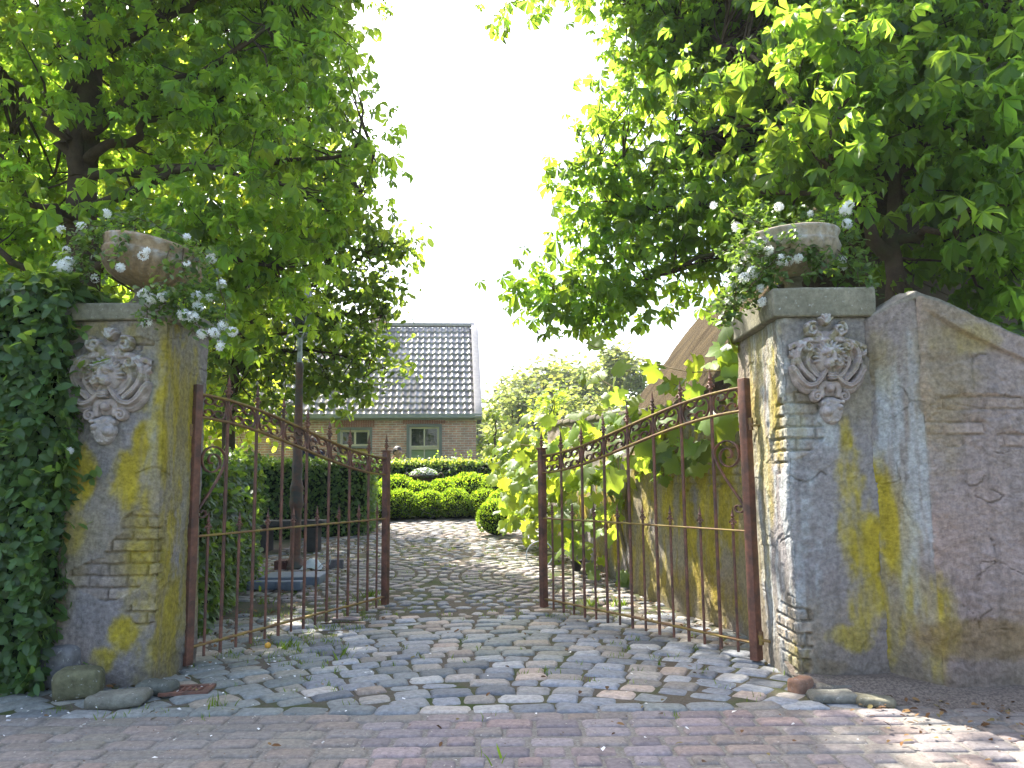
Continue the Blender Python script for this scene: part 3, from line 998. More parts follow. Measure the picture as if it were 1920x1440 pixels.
# ------------------------------------------------------------------ carved lion reliefs
def relief_fields():
    k = .000548
    xs = np.arange(-.262, .2621, .0026); zs = np.arange(-.36, .3401, .0026)
    X, Z = np.meshgrid(xs, zs, indexing='ij')

    def c(px, py): return ((px - 490) * k, (740 - py) * k)

    def dome(H, px, py, rx, ry, h, base=0., rot=0., p=.5):
        x0, z0 = c(px, py)
        dx, dz = X - x0, Z - z0
        if rot:
            dx, dz = dx * math.cos(rot) + dz * math.sin(rot), -dx * math.sin(rot) + dz * math.cos(rot)
        e = 1 - (dx / (rx * k)) ** 2 - (dz / (ry * k)) ** 2
        return np.maximum(H, np.where(e > 0, base + h * np.maximum(e, 0) ** p, 0))

    def stroke(H, pts, w, h, base=0., taper=(1., 1.), groove=0):
        P = np.array([c(*q) for q in pts]); 
        tt = np.linspace(0, len(P) - 1, 26)
        P = np.stack([np.interp(tt, np.arange(len(P)), P[:, q]) for q in (0, 1)], -1)
        for _ in range(3):
            P[1:-1] = (P[:-2] + 2 * P[1:-1] + P[2:]) / 4
        best = np.full(X.shape, 1e9); par = np.zeros_like(X)
        for q in range(len(P) - 1):
            a, b = P[q], P[q + 1]; d = b - a; L2 = (d ** 2).sum() + 1e-12
            u = np.clip(((X - a[0]) * d[0] + (Z - a[1]) * d[1]) / L2, 0, 1)
            dd = np.hypot(X - a[0] - u * d[0], Z - a[1] - u * d[1])
            m = dd < best
            best = np.where(m, dd, best); par = np.where(m, (q + u) / (len(P) - 1), par)
        ww = w * k * (taper[0] + (taper[1] - taper[0]) * par)
        e = 1 - (best / ww) ** 2
        hh = np.where(e > 0, base + h * np.sqrt(np.maximum(e, 0)), 0)
        if groove:
            hh = hh - np.where(e > .05, .22 * h * (.5 + .5 * np.cos(best / ww * PI * groove)), 0)
        return np.maximum(H, hh)

    def spiral(H, px, py, r, turns, w, h, base, a0, sg=1):
        pts = []
        for q in range(40):
            u = q / 39; a = a0 + sg * u * turns * 2 * PI; rr = r * (1 - .85 * u)
            pts.append((px + rr * math.cos(a), py - rr * math.sin(a)))
        P = pts
        H2 = np.zeros_like(H)
        # finer: no resampling loss
        Pw = np.array([c(*q) for q in P])
        best = np.full(X.shape, 1e9)
        for q in range(len(Pw) - 1):
            a, b = Pw[q], Pw[q + 1]; d = b - a; L2 = (d ** 2).sum() + 1e-12
            u = np.clip(((X - a[0]) * d[0] + (Z - a[1]) * d[1]) / L2, 0, 1)
            best = np.minimum(best, np.hypot(X - a[0] - u * d[0], Z - a[1] - u * d[1]))
        e = 1 - (best / (w * k)) ** 2
        return np.maximum(H, np.where(e > 0, base + h * np.sqrt(np.maximum(e, 0)), 0))

    Z0 = np.zeros_like(X)
    # cartouche: shield, shell fans, C-scrolls, ears, swags
    H = dome(Z0, 490, 690, 300, 380, .020, .004, 0, .3)
    H = dome(H, 490, 560, 370, 190, .016, .004, 0, .3)
    for s in (-1, 1):
        m = lambda pts: [(490 + s * (x - 490), y) for x, y in pts]
        H = stroke(H, m([(590, 420), (700, 420), (860, 470), (1010, 530), (930, 600)]), 42, .030, .012, (1., .6), 1)
        H = stroke(H, m([(700, 500), (760, 460), (840, 520), (870, 620), (820, 760), (690, 880)]), 52, .040, .018, (.7, .8), 2)
        H = stroke(H, m([(650, 560), (730, 600), (740, 700), (660, 820), (600, 850)]), 46, .026, .016, (1., .7), 2)
        H = spiral(H, 490 + s * 235, 505, 62, 1.4, 20, .026, .036, PI / 2, -s)
        H = stroke(H, m([(525, 760), (570, 840), (650, 930), (750, 955), (840, 880), (900, 780)]), 46, .044, .022, (.6, 1.), 2)
        H = stroke(H, m([(680, 990), (780, 990), (870, 900), (905, 790)]), 60, .022, .010, (.8, .8), 3)
        H = dome(H, 490 + s * 425, 750, 46, 44, .034, .016)
        H = spiral(H, 490 + s * 170, 300, 84, 1.5, 25, .034, .014, PI / 2 + .4, -s)
        H = stroke(H, m([(640, 330), (585, 350), (545, 420), (520, 470)]), 50, .034, .010, (.8, 1.2), 1)
        H = spiral(H, 490 + s * 165, 1075, 62, 1.4, 20, .030, .020, PI * .6, -s)
        H = stroke(H, m([(500, 940), (560, 930), (600, 980), (590, 1060)]), 48, .030, .018, (1., .8), 1)
        H = stroke(H, m([(905, 560), (885, 640), (900, 690)]), 40, .028, .010, (1., .6), 1)
    H = dome(H, 490, 185, 82, 72, .042, .008)
    for q in range(5):
        a = PI * (.14 + .18 * q)
        H = stroke(H, [(490, 250), (490 + 80 * math.cos(a), 205 - 80 * math.sin(a))], 20, .030, .024, (.5, 1.))
    H = dome(H, 490, 430, 90, 44, .032, .020)
    H = dome(H, 490, 980, 44, 44, .026, .040, 0, .25)
    cart = H
    # lion head
    L = dome(Z0, 470, 640, 190, 190, .055, .018)
    for q in range(15):
        a = -.35 + q * (PI + .7) / 14
        x0, y0 = 470 + 120 * math.cos(a), 630 - 120 * math.sin(a)
        x1, y1 = 470 + 200 * math.cos(a + .15), 640 - 195 * math.sin(a + .15)
        L = stroke(L, [(x0, y0), ((x0 + x1) / 2 + 6, (y0 + y1) / 2), (x1, y1)], 27, .028, .030, (1.1, .6))
    L = dome(L, 465, 575, 120, 62, .055, .045)
    for s in (-1, 1):
        L = stroke(L, [(460 + s * 16, 590), (460 + s * 60, 570), (460 + s * 108, 592)], 20, .022, .075)
        L = dome(L, 460 + s * 58, 622, 26, 15, .020, .070)
        L = stroke(L, [(460 + s * 20, 730), (460 + s * 60, 745), (460 + s * 85, 720)], 20, .020, .085)
        L = dome(L, 460 + s * 44, 700, 56, 54, .062, .050)
    L = stroke(L, [(460, 590), (460, 640), (458, 680)], 36, .050, .060, (.7, 1.2))
    L = dome(L, 458, 680, 48, 26, .050, .070)
    L = dome(L, 465, 840, 62, 44, .040, .030)
    for q in (820, 850, 876):
        L = stroke(L, [(425, q), (465, q + 6), (505, q)], 13, .018, .056)
    # fruit and flowers hanging below
    R = dome(Z0, 475, 1150, 130, 70, .030, .010)
    R = dome(R, 470, 1240, 130, 150, .040, .012)
    rg = np.random.default_rng(4)
    for q in range(60):
        y = 1110 + 255 * rg.random() ** .9
        w = np.interp(y, [1100, 1180, 1260, 1370], [130, 125, 105, 40])
        r = rg.uniform(22, 34) if y < 1260 else rg.uniform(14, 22)
        R = dome(R, 470 + (rg.random() * 2 - 1) * w, y, r, r * .9, r * k * .9, .035)
    R = dome(R, 545, 1250, 68, 55, .055, .030)
    R = dome(R, 395, 1200, 46, 36, .045, .030)
    return xs, zs, cart, L, R


def relief_mesh(name, xs, zs, H, thr, col, seed):
    X, Z = np.meshgrid(xs, zs, indexing='ij')
    a, b = X.shape
    Hn = H + .003 * (fbm2(X * 70, Z * 70, seed, 3) - .5) * (H > 0)
    # worn and softened
    for _ in range(1):
        Hn[1:-1, 1:-1] = (Hn[1:-1, 1:-1] * 4 + Hn[:-2, 1:-1] + Hn[2:, 1:-1] + Hn[1:-1, :-2] + Hn[1:-1, 2:]) / 8
    v = np.stack([X, -Hn, Z], -1).reshape(-1, 3)
    i, j = np.meshgrid(np.arange(a - 1), np.arange(b - 1), indexing='ij')
    q = np.stack([i * b + j, (i + 1) * b + j, (i + 1) * b + j + 1, i * b + j + 1], -1).reshape(-1, 4)
    keep = (H.ravel()[q] > thr).any(1)
    q = q[keep]
    used = np.unique(q); mp = np.full(a * b, -1); mp[used] = np.arange(len(used))
    vv = v[used]
    lich = sst(.48, .62, fbm2(vv[:, 0] * 22, vv[:, 2] * 22, seed + 3, 4)) * sst(-.12, .12, vv[:, 2])
    pale = sst(.55, .7, fbm2(vv[:, 0] * 45, vv[:, 2] * 45, seed + 5, 3)) * sst(-.05, .15, vv[:, 2])
    cc = np.array(col)[None] * (.8 + .4 * fbm2(vv[:, 0] * 14, vv[:, 2] * 14, seed + 7, 4))[:, None]
    cc = cc * (1 - .65 * lich[:, None]) + np.array([.19, .165, .06]) * .65 * lich[:, None]
    cc = cc * (1 - .5 * pale[:, None]) + np.array([.5, .5, .48]) * .5 * pale[:, None]
    mb = MB(); mb.add(vv, mp[q], cc)
    return mb


xs, zs, Hc, Hl, Hr = relief_fields()
pl = at(203, 722, LY0)
rel = empty('lion_relief', (pl[0] + .01, LY0 - .004, pl[2]), 0, 'carved stone lion mask relief on the pillar beside the leafy hedge', 'wall relief', 'lion mask reliefs on the gate pillars')
relief_mesh('cartouche', xs, zs, Hc, .004, (.33, .275, .25), 3).build('cartouche', M['stone'], rel)
relief_mesh('lion_head', xs, zs, Hl, .016, (.33, .28, .255), 5).build('lion_head', M['stone'], rel).location = (0, -.001, 0)
relief_mesh('fruit_cluster', xs, zs, Hr, .008, (.35, .31, .29), 7).build('fruit_cluster', M['stone'], rel).location = (0, -.001, 0)
pr_ = at(1549, 690, RY0)
r2 = copy_tree(rel)
r2.location = (pr_[0], RY0 - .004, pr_[2]); r2.scale = (-.86, 1, .92)
r2['label'] = 'carved stone lion mask relief on the pillar that joins the sloping wall'

# ------------------------------------------------------------------ urns
URN = [(0, 0), (.135, 0), (.135, .022), (.12, .03), (.075, .048), (.055, .085), (.05, .122), (.062, .132), (.066, .142), (.06, .152), (.10, .160), (.165, .178), (.222, .212), (.262, .258), (.288, .305), (.298, .340), (.290, .352), (.292, .366),
       (.300, .392), (.306, .408), (.304, .420), (.292, .426), (.275, .418), (.255, .37), (.20, .30), (0, .27)]


def urn_colour(seed, c1, c2):
    def f(v):
        n_ = fbm3(v, 10, seed, 4)
        c_ = np.array(c1)[None] * (.7 + .6 * n_)[:, None]
        w = sst(.5, .62, fbm3(v, 26, seed + 4, 3)) * sst(.28, .34, v[:, 2])
        c_ = c_ * (1 - .55 * w[:, None]) + np.array(c2) * .55 * w[:, None]
        return c_
    return f


def urn(loc, tilt, label, seed, c1, sc):
    t = empty('stone_urn', loc, 0, label, 'urn', 'stone urns on the gate pillars')
    t.rotation_euler = (0, tilt, .3); t.scale = (sc, sc, sc)
    mb = MB(); lathe(mb, URN[:10] + [(.0, .152)], 40, colf=urn_colour(seed, (.19, .165, .11), (.4, .4, .4)))
    mb.build('foot', M['stone'], t)
    mb = MB()
    P = np.array(URN[9:]); tt = np.linspace(0, len(P) - 1, 70)
    P = np.stack([np.interp(tt, np.arange(len(P)), P[:, q]) for q in (0, 1)], -1)
    lathe(mb, P, 96, colf=urn_colour(seed, c1, (.45, .44, .42)), ribs=(24, .12, .165, .34))
    mb.build('bowl', M['stone'], t)
    return t


ul = at(262, 566, 4.86)
urn((ul[0], 4.86, ZTL - .004), math.radians(11), 'tilted brown stone urn on the cap of the pillar beside the leafy hedge', 3, (.30, .215, .135), 1.04)
ur = at(1478, 540, 4.8)
urn((ur[0] + .03, 4.78, ZTR - .004), math.radians(-3), 'pale stone urn half hidden by white climber on the pillar that joins the sloping wall', 8, (.34, .28, .21), 1.0)


# ------------------------------------------------------------------ iron gates
def spear(mb, x, z, s=1., y=0.):
    """cast spearhead with a collar and two drooping side leaves, pointing up from (x, z)"""
    lathe(mb, [(0, 0), (.010 * s, 0), (.010 * s, .02 * s), (.017 * s, .026 * s), (.017 * s, .034 * s), (.009 * s, .04 * s), (.008 * s, .058 * s), (.016 * s, .066 * s), (.016 * s, .074 * s), (.010 * s, .080 * s)], 8, (x, y, z))
    d = np.array([[0, .078], [.022, .092], [.017, .100], [.010, .125], [.004, .155], [0, .175]]) * s
    lathe(mb, [(a, b) for a, b in d], 4, (x, y, z))
    for sg in (-1, 1):
        pts = [(x, y, z + .036 * s), (x + sg * .016 * s, y, z + .056 * s), (x + sg * .030 * s, y, z + .050 * s), (x + sg * .034 * s, y, z + .036 * s)]
        tube(mb, pts, [.007 * s, .008 * s, .007 * s, .004 * s], 6)


def cscroll(cx, cz, w, h, sg, sl, n=15):
    """C-scroll: back against the bar, both ends curling inwards; sl shears it along the rail's slope"""
    pts = []
    rU = h * .235
    up = []
    for q in range(n + 8):       # upper curl, from the back outwards to the eye
        u = q / (n + 7)
        a = PI * .85 - u * PI * 2.05
        r = rU * (1 - .62 * u) * (1.05)
        up.append((sg * (w * .52 + r * math.cos(a) * 1.05), h * .26 + r * math.sin(a) * 1.0))
    back = [(sg * w * .20, .13 * h), (sg * w * .17, 0)]
    half = up[::-1] + back
    lo = [(x, -z) for x, z in half[::-1][1:]]
    for x, z in half + lo:
        pts.append((cx + x, 0, cz + z + sl * x))
    P = np.array(pts)
    P[1:-1] = (P[:-2] + 2 * P[1:-1] + P[2:]) / 4
    return P


def iron_gate(hp, fp, label, seed):
    hp, fp = np.array(hp[:2]), np.array(fp[:2])
    d = fp - hp; L = float(np.linalg.norm(d)); rzz = math.atan2(d[1], d[0])
    t = empty('iron_gate', (hp[0], hp[1], 0), rzz, label, 'gate', 'wrought iron gate leaves')
    W = (0, 1, 0)

    def ztop(x):
        u = np.clip(x / L, 0, 1); return 1.722 - .375 * (.1 * u + .9 * (u * u * (3 - 2 * u)))

    def zlow(x):
        return ztop(x) - .152
    mb = MB(); rbox(mb, (0, 0, .895), (.058, .058, 1.77), .004, .4); mb.build('hinge_post', M['rust'], t)
    mb = MB(); rbox(mb, (L, 0, .725), (.056, .056, 1.37), .004, .4); rbox(mb, (L, 0, 1.412), (.078, .078, .014), .004, .05); spear(mb, L, 1.415, .9); mb.build('latch_post', M['rust'], t)
    xx = np.linspace(.02, L - .02, 40)
    for nm, zf, th in (('top_rail', ztop, .014), ('scroll_rail', zlow, .014)):
        mb = MB(); strip(mb, np.stack([xx, xx * 0, zf(xx)], -1), .032, th, W); mb.build(nm, M['rust_moss'], t)
    for nm, z in (('middle_rail', .80), ('bottom_rail', .112)):
        mb = MB(); strip(mb, [(.02, 0, z), (L / 2, 0, z + .002), (L - .02, 0, z)], .030, .013, W); mb.build(nm, M['rust_moss'], t)
    n = 8; p = L / n
    zb = .03
    for q in range(1, n):
        x = q * p
        mb = MB(); zt = float(ztop(x))
        tube(mb, [(x, 0, zb), (x, 0, zt * .5), (x, 0, zt + .02)], .0115, 8); spear(mb, x, zt + .012, 1.0)
        mb.build('bar', M['rust'], t)
    for q in range(n):
        x = (q + .5) * p
        mb = MB(); tube(mb, [(x, 0, zb + .005), (x, 0, .5), (x, 0, .83)], .0092, 8); spear(mb, x, .815, .82)
        mb.build('short_bar', M['rust'], t)
    for q in range(n):
        xa, xb = q * p + (.03 if q == 0 else .012), (q + 1) * p - (.03 if q == n - 1 else .012)
        xm = (xa + xb) / 2
        sl = float((ztop(xb) - ztop(xa)) / (xb - xa))
        hh = .152 * .93
        for sg in (-1, 1):
            mb = MB()
            xe = xa if sg == 1 else xb
            cz = float(ztop(xm) - .076) + sl * (xe - xm)
            w = (xb - xa) / 2
            P = cscroll(xe, cz, w * .98, hh, sg, sl)
            u_ = (P[:, 0] - xe) * sg
            u_ = .006 + (u_ - u_.min()) / (u_.max() - u_.min()) * (w - .010)
            sh = P[:, 2] - sl * (P[:, 0] - xe)
            P[:, 0] = xe + sg * u_; P[:, 2] = sh + sl * sg * u_
            strip(mb, P, .020, .0065, W)
            mb.build('scroll', M['rust'], t)
    # corner brace: large spiral, a straight stem down to the post and a small curl
    P = []
    for q in range(60):
        u = q / 59; a = 1.72 * 2 * PI * (1 - u); r = .012 + .098 * u ** .8
        P.append((.158 + 1.12 * r * math.cos(a), 0, 1.285 + r * math.sin(a)))
    P = P + [(.25, 0, 1.22), (.20, 0, 1.14), (.12, 0, 1.055), (.06, 0, .985)]
    for q in range(26):
        u = q / 25; a = PI * .85 + u * 2 * PI * 1.05; r = .036 * (1 - .65 * u)
        P.append((.085 + 1.35 * r * math.cos(a), 0, .945 + r * math.sin(a)))
    P = np.array(P)
    for _ in range(2):
        P[1:-1] = (P[:-2] + 2 * P[1:-1] + P[2:]) / 4
    mb = MB(); strip(mb, P, .022, .008, W); mb.build('brace_scroll', M['rust'], t)
    for z in (.14, 1.47):
        mb = MB()
        tube(mb, [(-.042, .0, z - .03), (-.042, 0, z + .05)], .016, 10)
        box(mb, (-.075, .0, z + .0), (.09, .022, .014)); box(mb, (-.02, 0, z + .02), (.05, .03, .012))
        mb.build('hinge', M['rust_moss'], t)
    return t


iron_gate(G(349, 1250), G(722, 1141), 'rusty open iron gate leaf with scrolls, standing in front of the lamp post', 1)
iron_gate(G(1419, 1241), G(1020, 1147), 'rusty open iron gate leaf with scrolls, standing in front of the grape vine', 2)

# ------------------------------------------------------------------ foliage tools
def leaflet(l, w, fold=.18, droop=.25, base=.0):
    """obovate leaflet along +x: two quads either side of a midrib, tip drooping"""
    v = np.array([[base, 0, 0], [.35 * l, .20 * w, -.02 * l + fold * w * .3], [.74 * l, .5 * w, -.12 * droop * 4 * l * .25 + fold * w * .5], [l, 0, -droop * l],
                  [.74 * l, -.5 * w, -.12 * droop * 4 * l * .25 + fold * w * .5], [.35 * l, -.20 * w, -.02 * l + fold * w * .3], [.62 * l, 0, -.30 * droop * l]])
    f = np.array([[0, 6, 2, 1], [6, 3, 2, 2], [0, 5, 4, 6], [6, 4, 3, 3]])
    return v, f


def palmate(seed):
    rg = np.random.default_rng(seed)
    n = rg.integers(5, 8)
    V = []; Fq = []; k = 0
    for q in range(n):
        a = (q - (n - 1) / 2) / ((n - 1) / 2) * math.radians(118) + rg.normal(0, .06)
        l = (1.0 - .42 * abs(q - (n - 1) / 2) / ((n - 1) / 2)) * rg.uniform(.9, 1.08)
        v, f = leaflet(l, .46 * l, .2, rg.uniform(.22, .5))
        pitch = -rg.uniform(.15, .75)
        c_, s_ = math.cos(pitch), math.sin(pitch)
        v = np.column_stack([v[:, 0] * c_ - v[:, 2] * s_, v[:, 1], v[:, 0] * s_ + v[:, 2] * c_])
        v = v @ _rz(a).T
        V.append(v); Fq.append(f + k); k += len(v)
    # petiole
    V.append(np.array([[0, .012, 0], [0, -.012, 0], [-.55, -.012, .10], [-.55, .012, .10]])); Fq.append(np.array([[0, 1, 2, 3]]) + k)
    f = np.concatenate(Fq)
    return np.concatenate(V), f


PALM = [palmate(q) for q in range(9)]
# degenerate quads above mark triangles; rebuild them as proper quads by nudging
for q, (v, f) in enumerate(PALM):
    pass


def simple_leaf(w=.55, fold=.25, droop=.2):
    v = np.array([[0, 0, 0], [.3, .42 * w, fold * w * .4], [.7, .40 * w, fold * w * .35 - droop * .35], [1, 0, -droop], [.7, -.40 * w, fold * w * .35 - droop * .35], [.3, -.42 * w, fold * w * .4], [.5, 0, -.1 * droop]])
    f = np.array([[0, 6, 2, 1], [6, 3, 2, 2], [0, 5, 4, 6], [6, 4, 3, 3]])
    return v, f


SIMPLE = [simple_leaf(.6, .25, .15), simple_leaf(.7, .1, .3), simple_leaf(.55, .35, .05)]
BLADE = [(np.array([[-.5, -.35, 0], [.5, -.2, .1], [.45, .3, 0], [-.4, .35, .1]]), np.array([[0, 1, 2, 3]])), (np.array([[-.5, 0, 0], [0, -.35, .08], [.5, 0, 0], [0, .35, .05]]), np.array([[0, 1, 2, 3]]))]


def split_tri(temps):
    """faces are 4-index rows; rows with a repeated index are triangles: turn the template into triangles throughout"""
    out = []
    for tp in temps:
        v, f = tp[0], tp[1]
        t = []
        for r in f:
            r = list(dict.fromkeys(r.tolist()))
            t.append(r[:3])
            if len(r) == 4: t.append([r[0], r[2], r[3]])
        out.append((v, np.array(t)) + tuple(tp[2:]))
    return out


PALM = split_tri(PALM); SIMPLE = split_tri(SIMPLE)


def vine_leaf(seed):
    rg = np.random.default_rng(seed)
    n = 26
    a = np.linspace(-PI * .90, PI * .90, n)
    r = .50 + .085 * np.cos(5 * a * .95) + .13 * np.cos(a) + .05 * np.sign(np.sin(a * 17 + seed))
    r *= (1 + .05 * rg.normal(size=n))
    z = .10 * np.cos(3 * a + seed) * r - .35 * r ** 2 * .6
    ring = np.stack([r * np.cos(a) + .12, r * np.sin(a), z], -1)
    mid = np.stack([r * .5 * np.cos(a) + .08, r * .5 * np.sin(a), z * .15 + .03], -1)
    v = np.concatenate([[[0, 0, 0]], mid, ring])
    f = []
    for q in range(n - 1):
        f.append([0, 1 + q, 2 + q]); f.append([1 + q, 1 + n + q, 2 + n + q]); f.append([1 + q, 2 + n + q, 2 + q])
    return v, np.array(f)


VINE = [vine_leaf(q) for q in range(5)]


def leaf_cols(n, v=.22, yel=.15):
    b = (1 + v * rng.normal(size=(n, 1))).clip(.45, 1.7)
    c = np.repeat(b, 3, 1)
    y = (yel * np.abs(rng.normal(size=n)))
    c[:, 0] *= 1 + y; c[:, 1] *= 1 + y * .4
    return c


def blob_pts(blobs, dens, hollow=2.2):
    """random points in ellipsoids; dens: points per square metre of the blob's section"""
    P = []; O = []
    for b in blobs:
        c = np.array(b[:3]); r = np.array(b[3:6]); k = b[6] if len(b) > 6 else 1.
        n = max(3, int(dens * k * PI * (r[0] * r[2] * r[1]) ** (2 / 3)))
        u = rnd_unit(n); rad = rng.random(n) ** (1 / hollow)
        rad = rad * (1 + .18 * rng.normal(size=n)).clip(.6, 1.35)
        P.append(c + u * rad[:, None] * r); O.append(u)
    return np.concatenate(P), np.concatenate(O)


def px_blobs(lst):
    out = []
    for q in lst:
        px, py, Y, r = q[:4]; k = q[4] if len(q) > 4 else 1.
        c = at(px, py, Y)
        out.append((c[0], c[1], c[2], r, r * 1.15, r * .9, k))
    return out


def limb(mb, pts, r0, r1, n=8, wob=.04, seg=12):
    P = np.array(pts, float)
    tt = np.linspace(0, len(P) - 1, seg)
    Q = np.stack([np.interp(tt, np.arange(len(P)), P[:, k]) for k in range(3)], -1)
    for _ in range(2):
        Q[1:-1] = (Q[:-2] + 2 * Q[1:-1] + Q[2:]) / 4
    Q[1:-1] += rng.normal(0, wob, (seg - 2, 3))
    rad = r0 + (r1 - r0) * np.linspace(0, 1, seg) ** .8
    tube(mb, Q, rad, n, rough=.07)
    return Q


def tree(name, base, limbs, blobs, dens, temps, size, leafm, label, cat, group=None, per=6, spread=.22, twigs=.5, flat=.6, droop=.35, colv=.22, yel=.15, hollow=2.2, trunk_n=12, cull=None):
    """limbs: list of (points, r0, r1); the first is the trunk"""
    base = np.array(base, float)
    t = empty(name, base, 0, label, cat, group)
    mb = MB(); S = []
    for q, (pts, r0, r1) in enumerate(limbs):
        Q = limb(mb, np.array(pts) - base, r0, r1, trunk_n if q == 0 else 8, .015 + .02 * (q > 0), 18 if q == 0 else 12)
        S.append(Q[len(Q) // 3:] if q == 0 else Q)
    S = np.concatenate(S) + base
    P, O = blob_pts(blobs, dens, hollow)
    if cull is not None:
        kp = ~cull(P); P, O = P[kp], O[kp]
    # twigs from the nearest limb towards clusters of leaves
    mt = mb
    k = int(len(P) * twigs)
    if k:
        for c in P[rng.permutation(len(P))[:k]]:
            dd = np.linalg.norm(S - c, axis=1); a = S[np.argmin(dd + rng.random(len(dd)) * .5)]
            L = np.linalg.norm(c - a)
            m_ = (a + c) / 2 + rng.normal(0, .06, 3) * L + np.array([0, 0, -.06 * L])
            tube(mt, np.array([a, (a + m_) / 2 + rng.normal(0, .02, 3), m_, (m_ + c) / 2, c]) - base, np.array([.014, .012, .009, .006, .004]) * min(1.6, .5 + L * .6), 4, cap=False)
    mb.build('trunk', M['bark'], t)
    n = len(P)
    pos = np.repeat(P, per, 0) + rng.normal(0, spread, (n * per, 3)) * np.array([1, 1, .8])
    out = np.repeat(O, per, 0)
    yaw = rng.random(n * per) * 2 * PI
    d = np.stack([np.cos(yaw), np.sin(yaw), np.full(n * per, -droop) + rng.normal(0, .35, n * per)], -1) + out * .5
    up = np.stack([rng.normal(0, flat, n * per), rng.normal(0, flat, n * per), np.ones(n * per)], -1) + out * .25
    R = rots(d, up)
    sc = size * (1 + .25 * rng.normal(size=n * per)).clip(.5, 1.6)
    cl = np.repeat(leaf_cols(n, colv * .7, yel), per, 0) * leaf_cols(n * per, colv, yel)
    mb = MB(); scatter(mb, temps, pos - base, R, sc, cl)
    mb.build('crown', leafm, t)
    return t


# ------------------------------------------------------------------ chestnut beside the hedge
B = at(150, 700, 7.4); base = np.array([B[0], 7.4, 0])
f1 = at(150, 280, 7.4)
limbs = [([base, (base[0] + .05, 7.4, 1.5), at(150, 400, 7.4), at(165, 180, 7.5), at(185, -60, 7.6), at(200, -300, 7.8), at(230, -650, 8)], .21, .05),
         ([at(148, 330, 7.4), at(135, 220, 7.4), at(125, 120, 7.3), at(110, -40, 7.2)], .10, .03),
         ([at(160, 260, 7.4), at(230, 200, 7.2), at(330, 155, 7.0), at(420, 110, 6.9), at(500, 50, 6.9)], .07, .018),
         ([at(165, 300, 7.4), at(250, 255, 7.4), at(300, 215, 7.3), at(420, 190, 7.3)], .06, .018),
         ([at(150, 300, 7.4), at(90, 220, 7.2), at(20, 150, 7.1), at(-60, 90, 7.1)], .06, .02),
         ([at(150, 420, 7.4), at(80, 380, 7), at(0, 290, 6.8)], .05, .02),
         ([at(150, 400, 7.4), at(260, 350, 7.0), at(350, 315, 6.8), at(420, 300, 6.8), at(560, 365, 6.9), at(640, 380, 7)], .055, .012),
         ([at(160, 330, 7.4), at(330, 320, 7.2), at(480, 310, 7.1), at(560, 310, 7.0), at(660, 295, 7.0), at(700, 280, 7.0)], .05, .008),
         ([at(140, 520, 7.4), at(60, 520, 7.2), at(0, 470, 7), at(-80, 420, 7)], .05, .02),
         ([at(150, 500, 7.4), at(280, 470, 7.0), at(400, 470, 6.8), at(520, 500, 6.9)], .05, .012),
         ([at(190, -80, 7.6), at(330, -160, 7.6), at(470, -220, 7.8), at(600, -330, 8.2)], .06, .02),
         ([at(200, -300, 7.8), at(330, -420, 8.0), at(480, -560, 8.3)], .05, .02),
         ([at(172, 100, 7.5), at(300, 40, 7.3), at(420, -20, 7.2), at(540, -20, 7.2)], .05, .014)]
bl = px_blobs([(510, 70, 7.3, .62), (600, 170, 7.1, .36), (650, 150, 7.1, .20), (420, 170, 7, .7), (545, 290, 7, .42), (650, 285, 7.0, .28), (705, 285, 7.0, .18), (480, 380, 6.7, .55), (620, 370, 7, .34), (680, 350, 7, .2), (380, 440, 6.5, .45),
               (460, 520, 6.7, .42), (560, 490, 7, .36), (310, 260, 7.9, .7), (250, 150, 8.3, .75), (40, 110, 8.2, .9), (60, 290, 8.3, .7), (40, 430, 7.8, .55), (270, 20, 8, .9), (90, 180, 6.6, .28), (290, 360, 6.8, .32), (330, 120, 6.9, .34), (30, 330, 6.7, .3), (180, 60, 6.9, .22), (90, 20, 6.8, .3), (200, 400, 6.5, .16), (560, -20, 7.2, .35),
               (400, -90, 7.5, 1.0), (200, -200, 8, 1.4), (-100, 0, 8, 1.3), (-120, 300, 8, 1.2), (430, 610, 7.3, .3), (540, 590, 7.5, .3), (330, 430, 6.4, .25), (120, 480, 8, .6), (300, 480, 8.2, .5)])
bl += [(-3.9, 9.4, 9.1, 1.5, 1.7, 1.2, .9), (-4.2, 11.6, 10.2, 1.5, 1.8, 1.2, .9), (-4.8, 11.6, 9.0, 1.6, 1.8, 1.3, .8), (-2.75, 9.2, 7.9, .7, 1.0, .5, 1.1), (-2.65, 8.6, 7.4, .7, .9, .5, 1.2), (-2.75, 8.6, 7.2, 1.15, 1.3, 1.1, .9), (-2.1, 7.6, 5.9, .55, .8, .7, .8), (-3.7, 8.2, 8.6, 1.5, 1.5, 1.2, .7), (-2.4, 7.4, 7.2, .8, .9, .8, .8), (-3.4, 6.4, 6.4, 1.0, 1.0, .9, .7), (-4.6, 6.2, 5.6, 1.2, 1., 1., .6)]  # unseen clumps above the frame, shaped to shade the road and driveway
tree('chestnut_tree', base, limbs, bl, 27, PALM, .126, M['chestnut'], 'large horse chestnut with a forked dark trunk rising behind the hedge and tilted urn', 'tree', 'horse chestnut trees', per=6, spread=.17, twigs=.45)

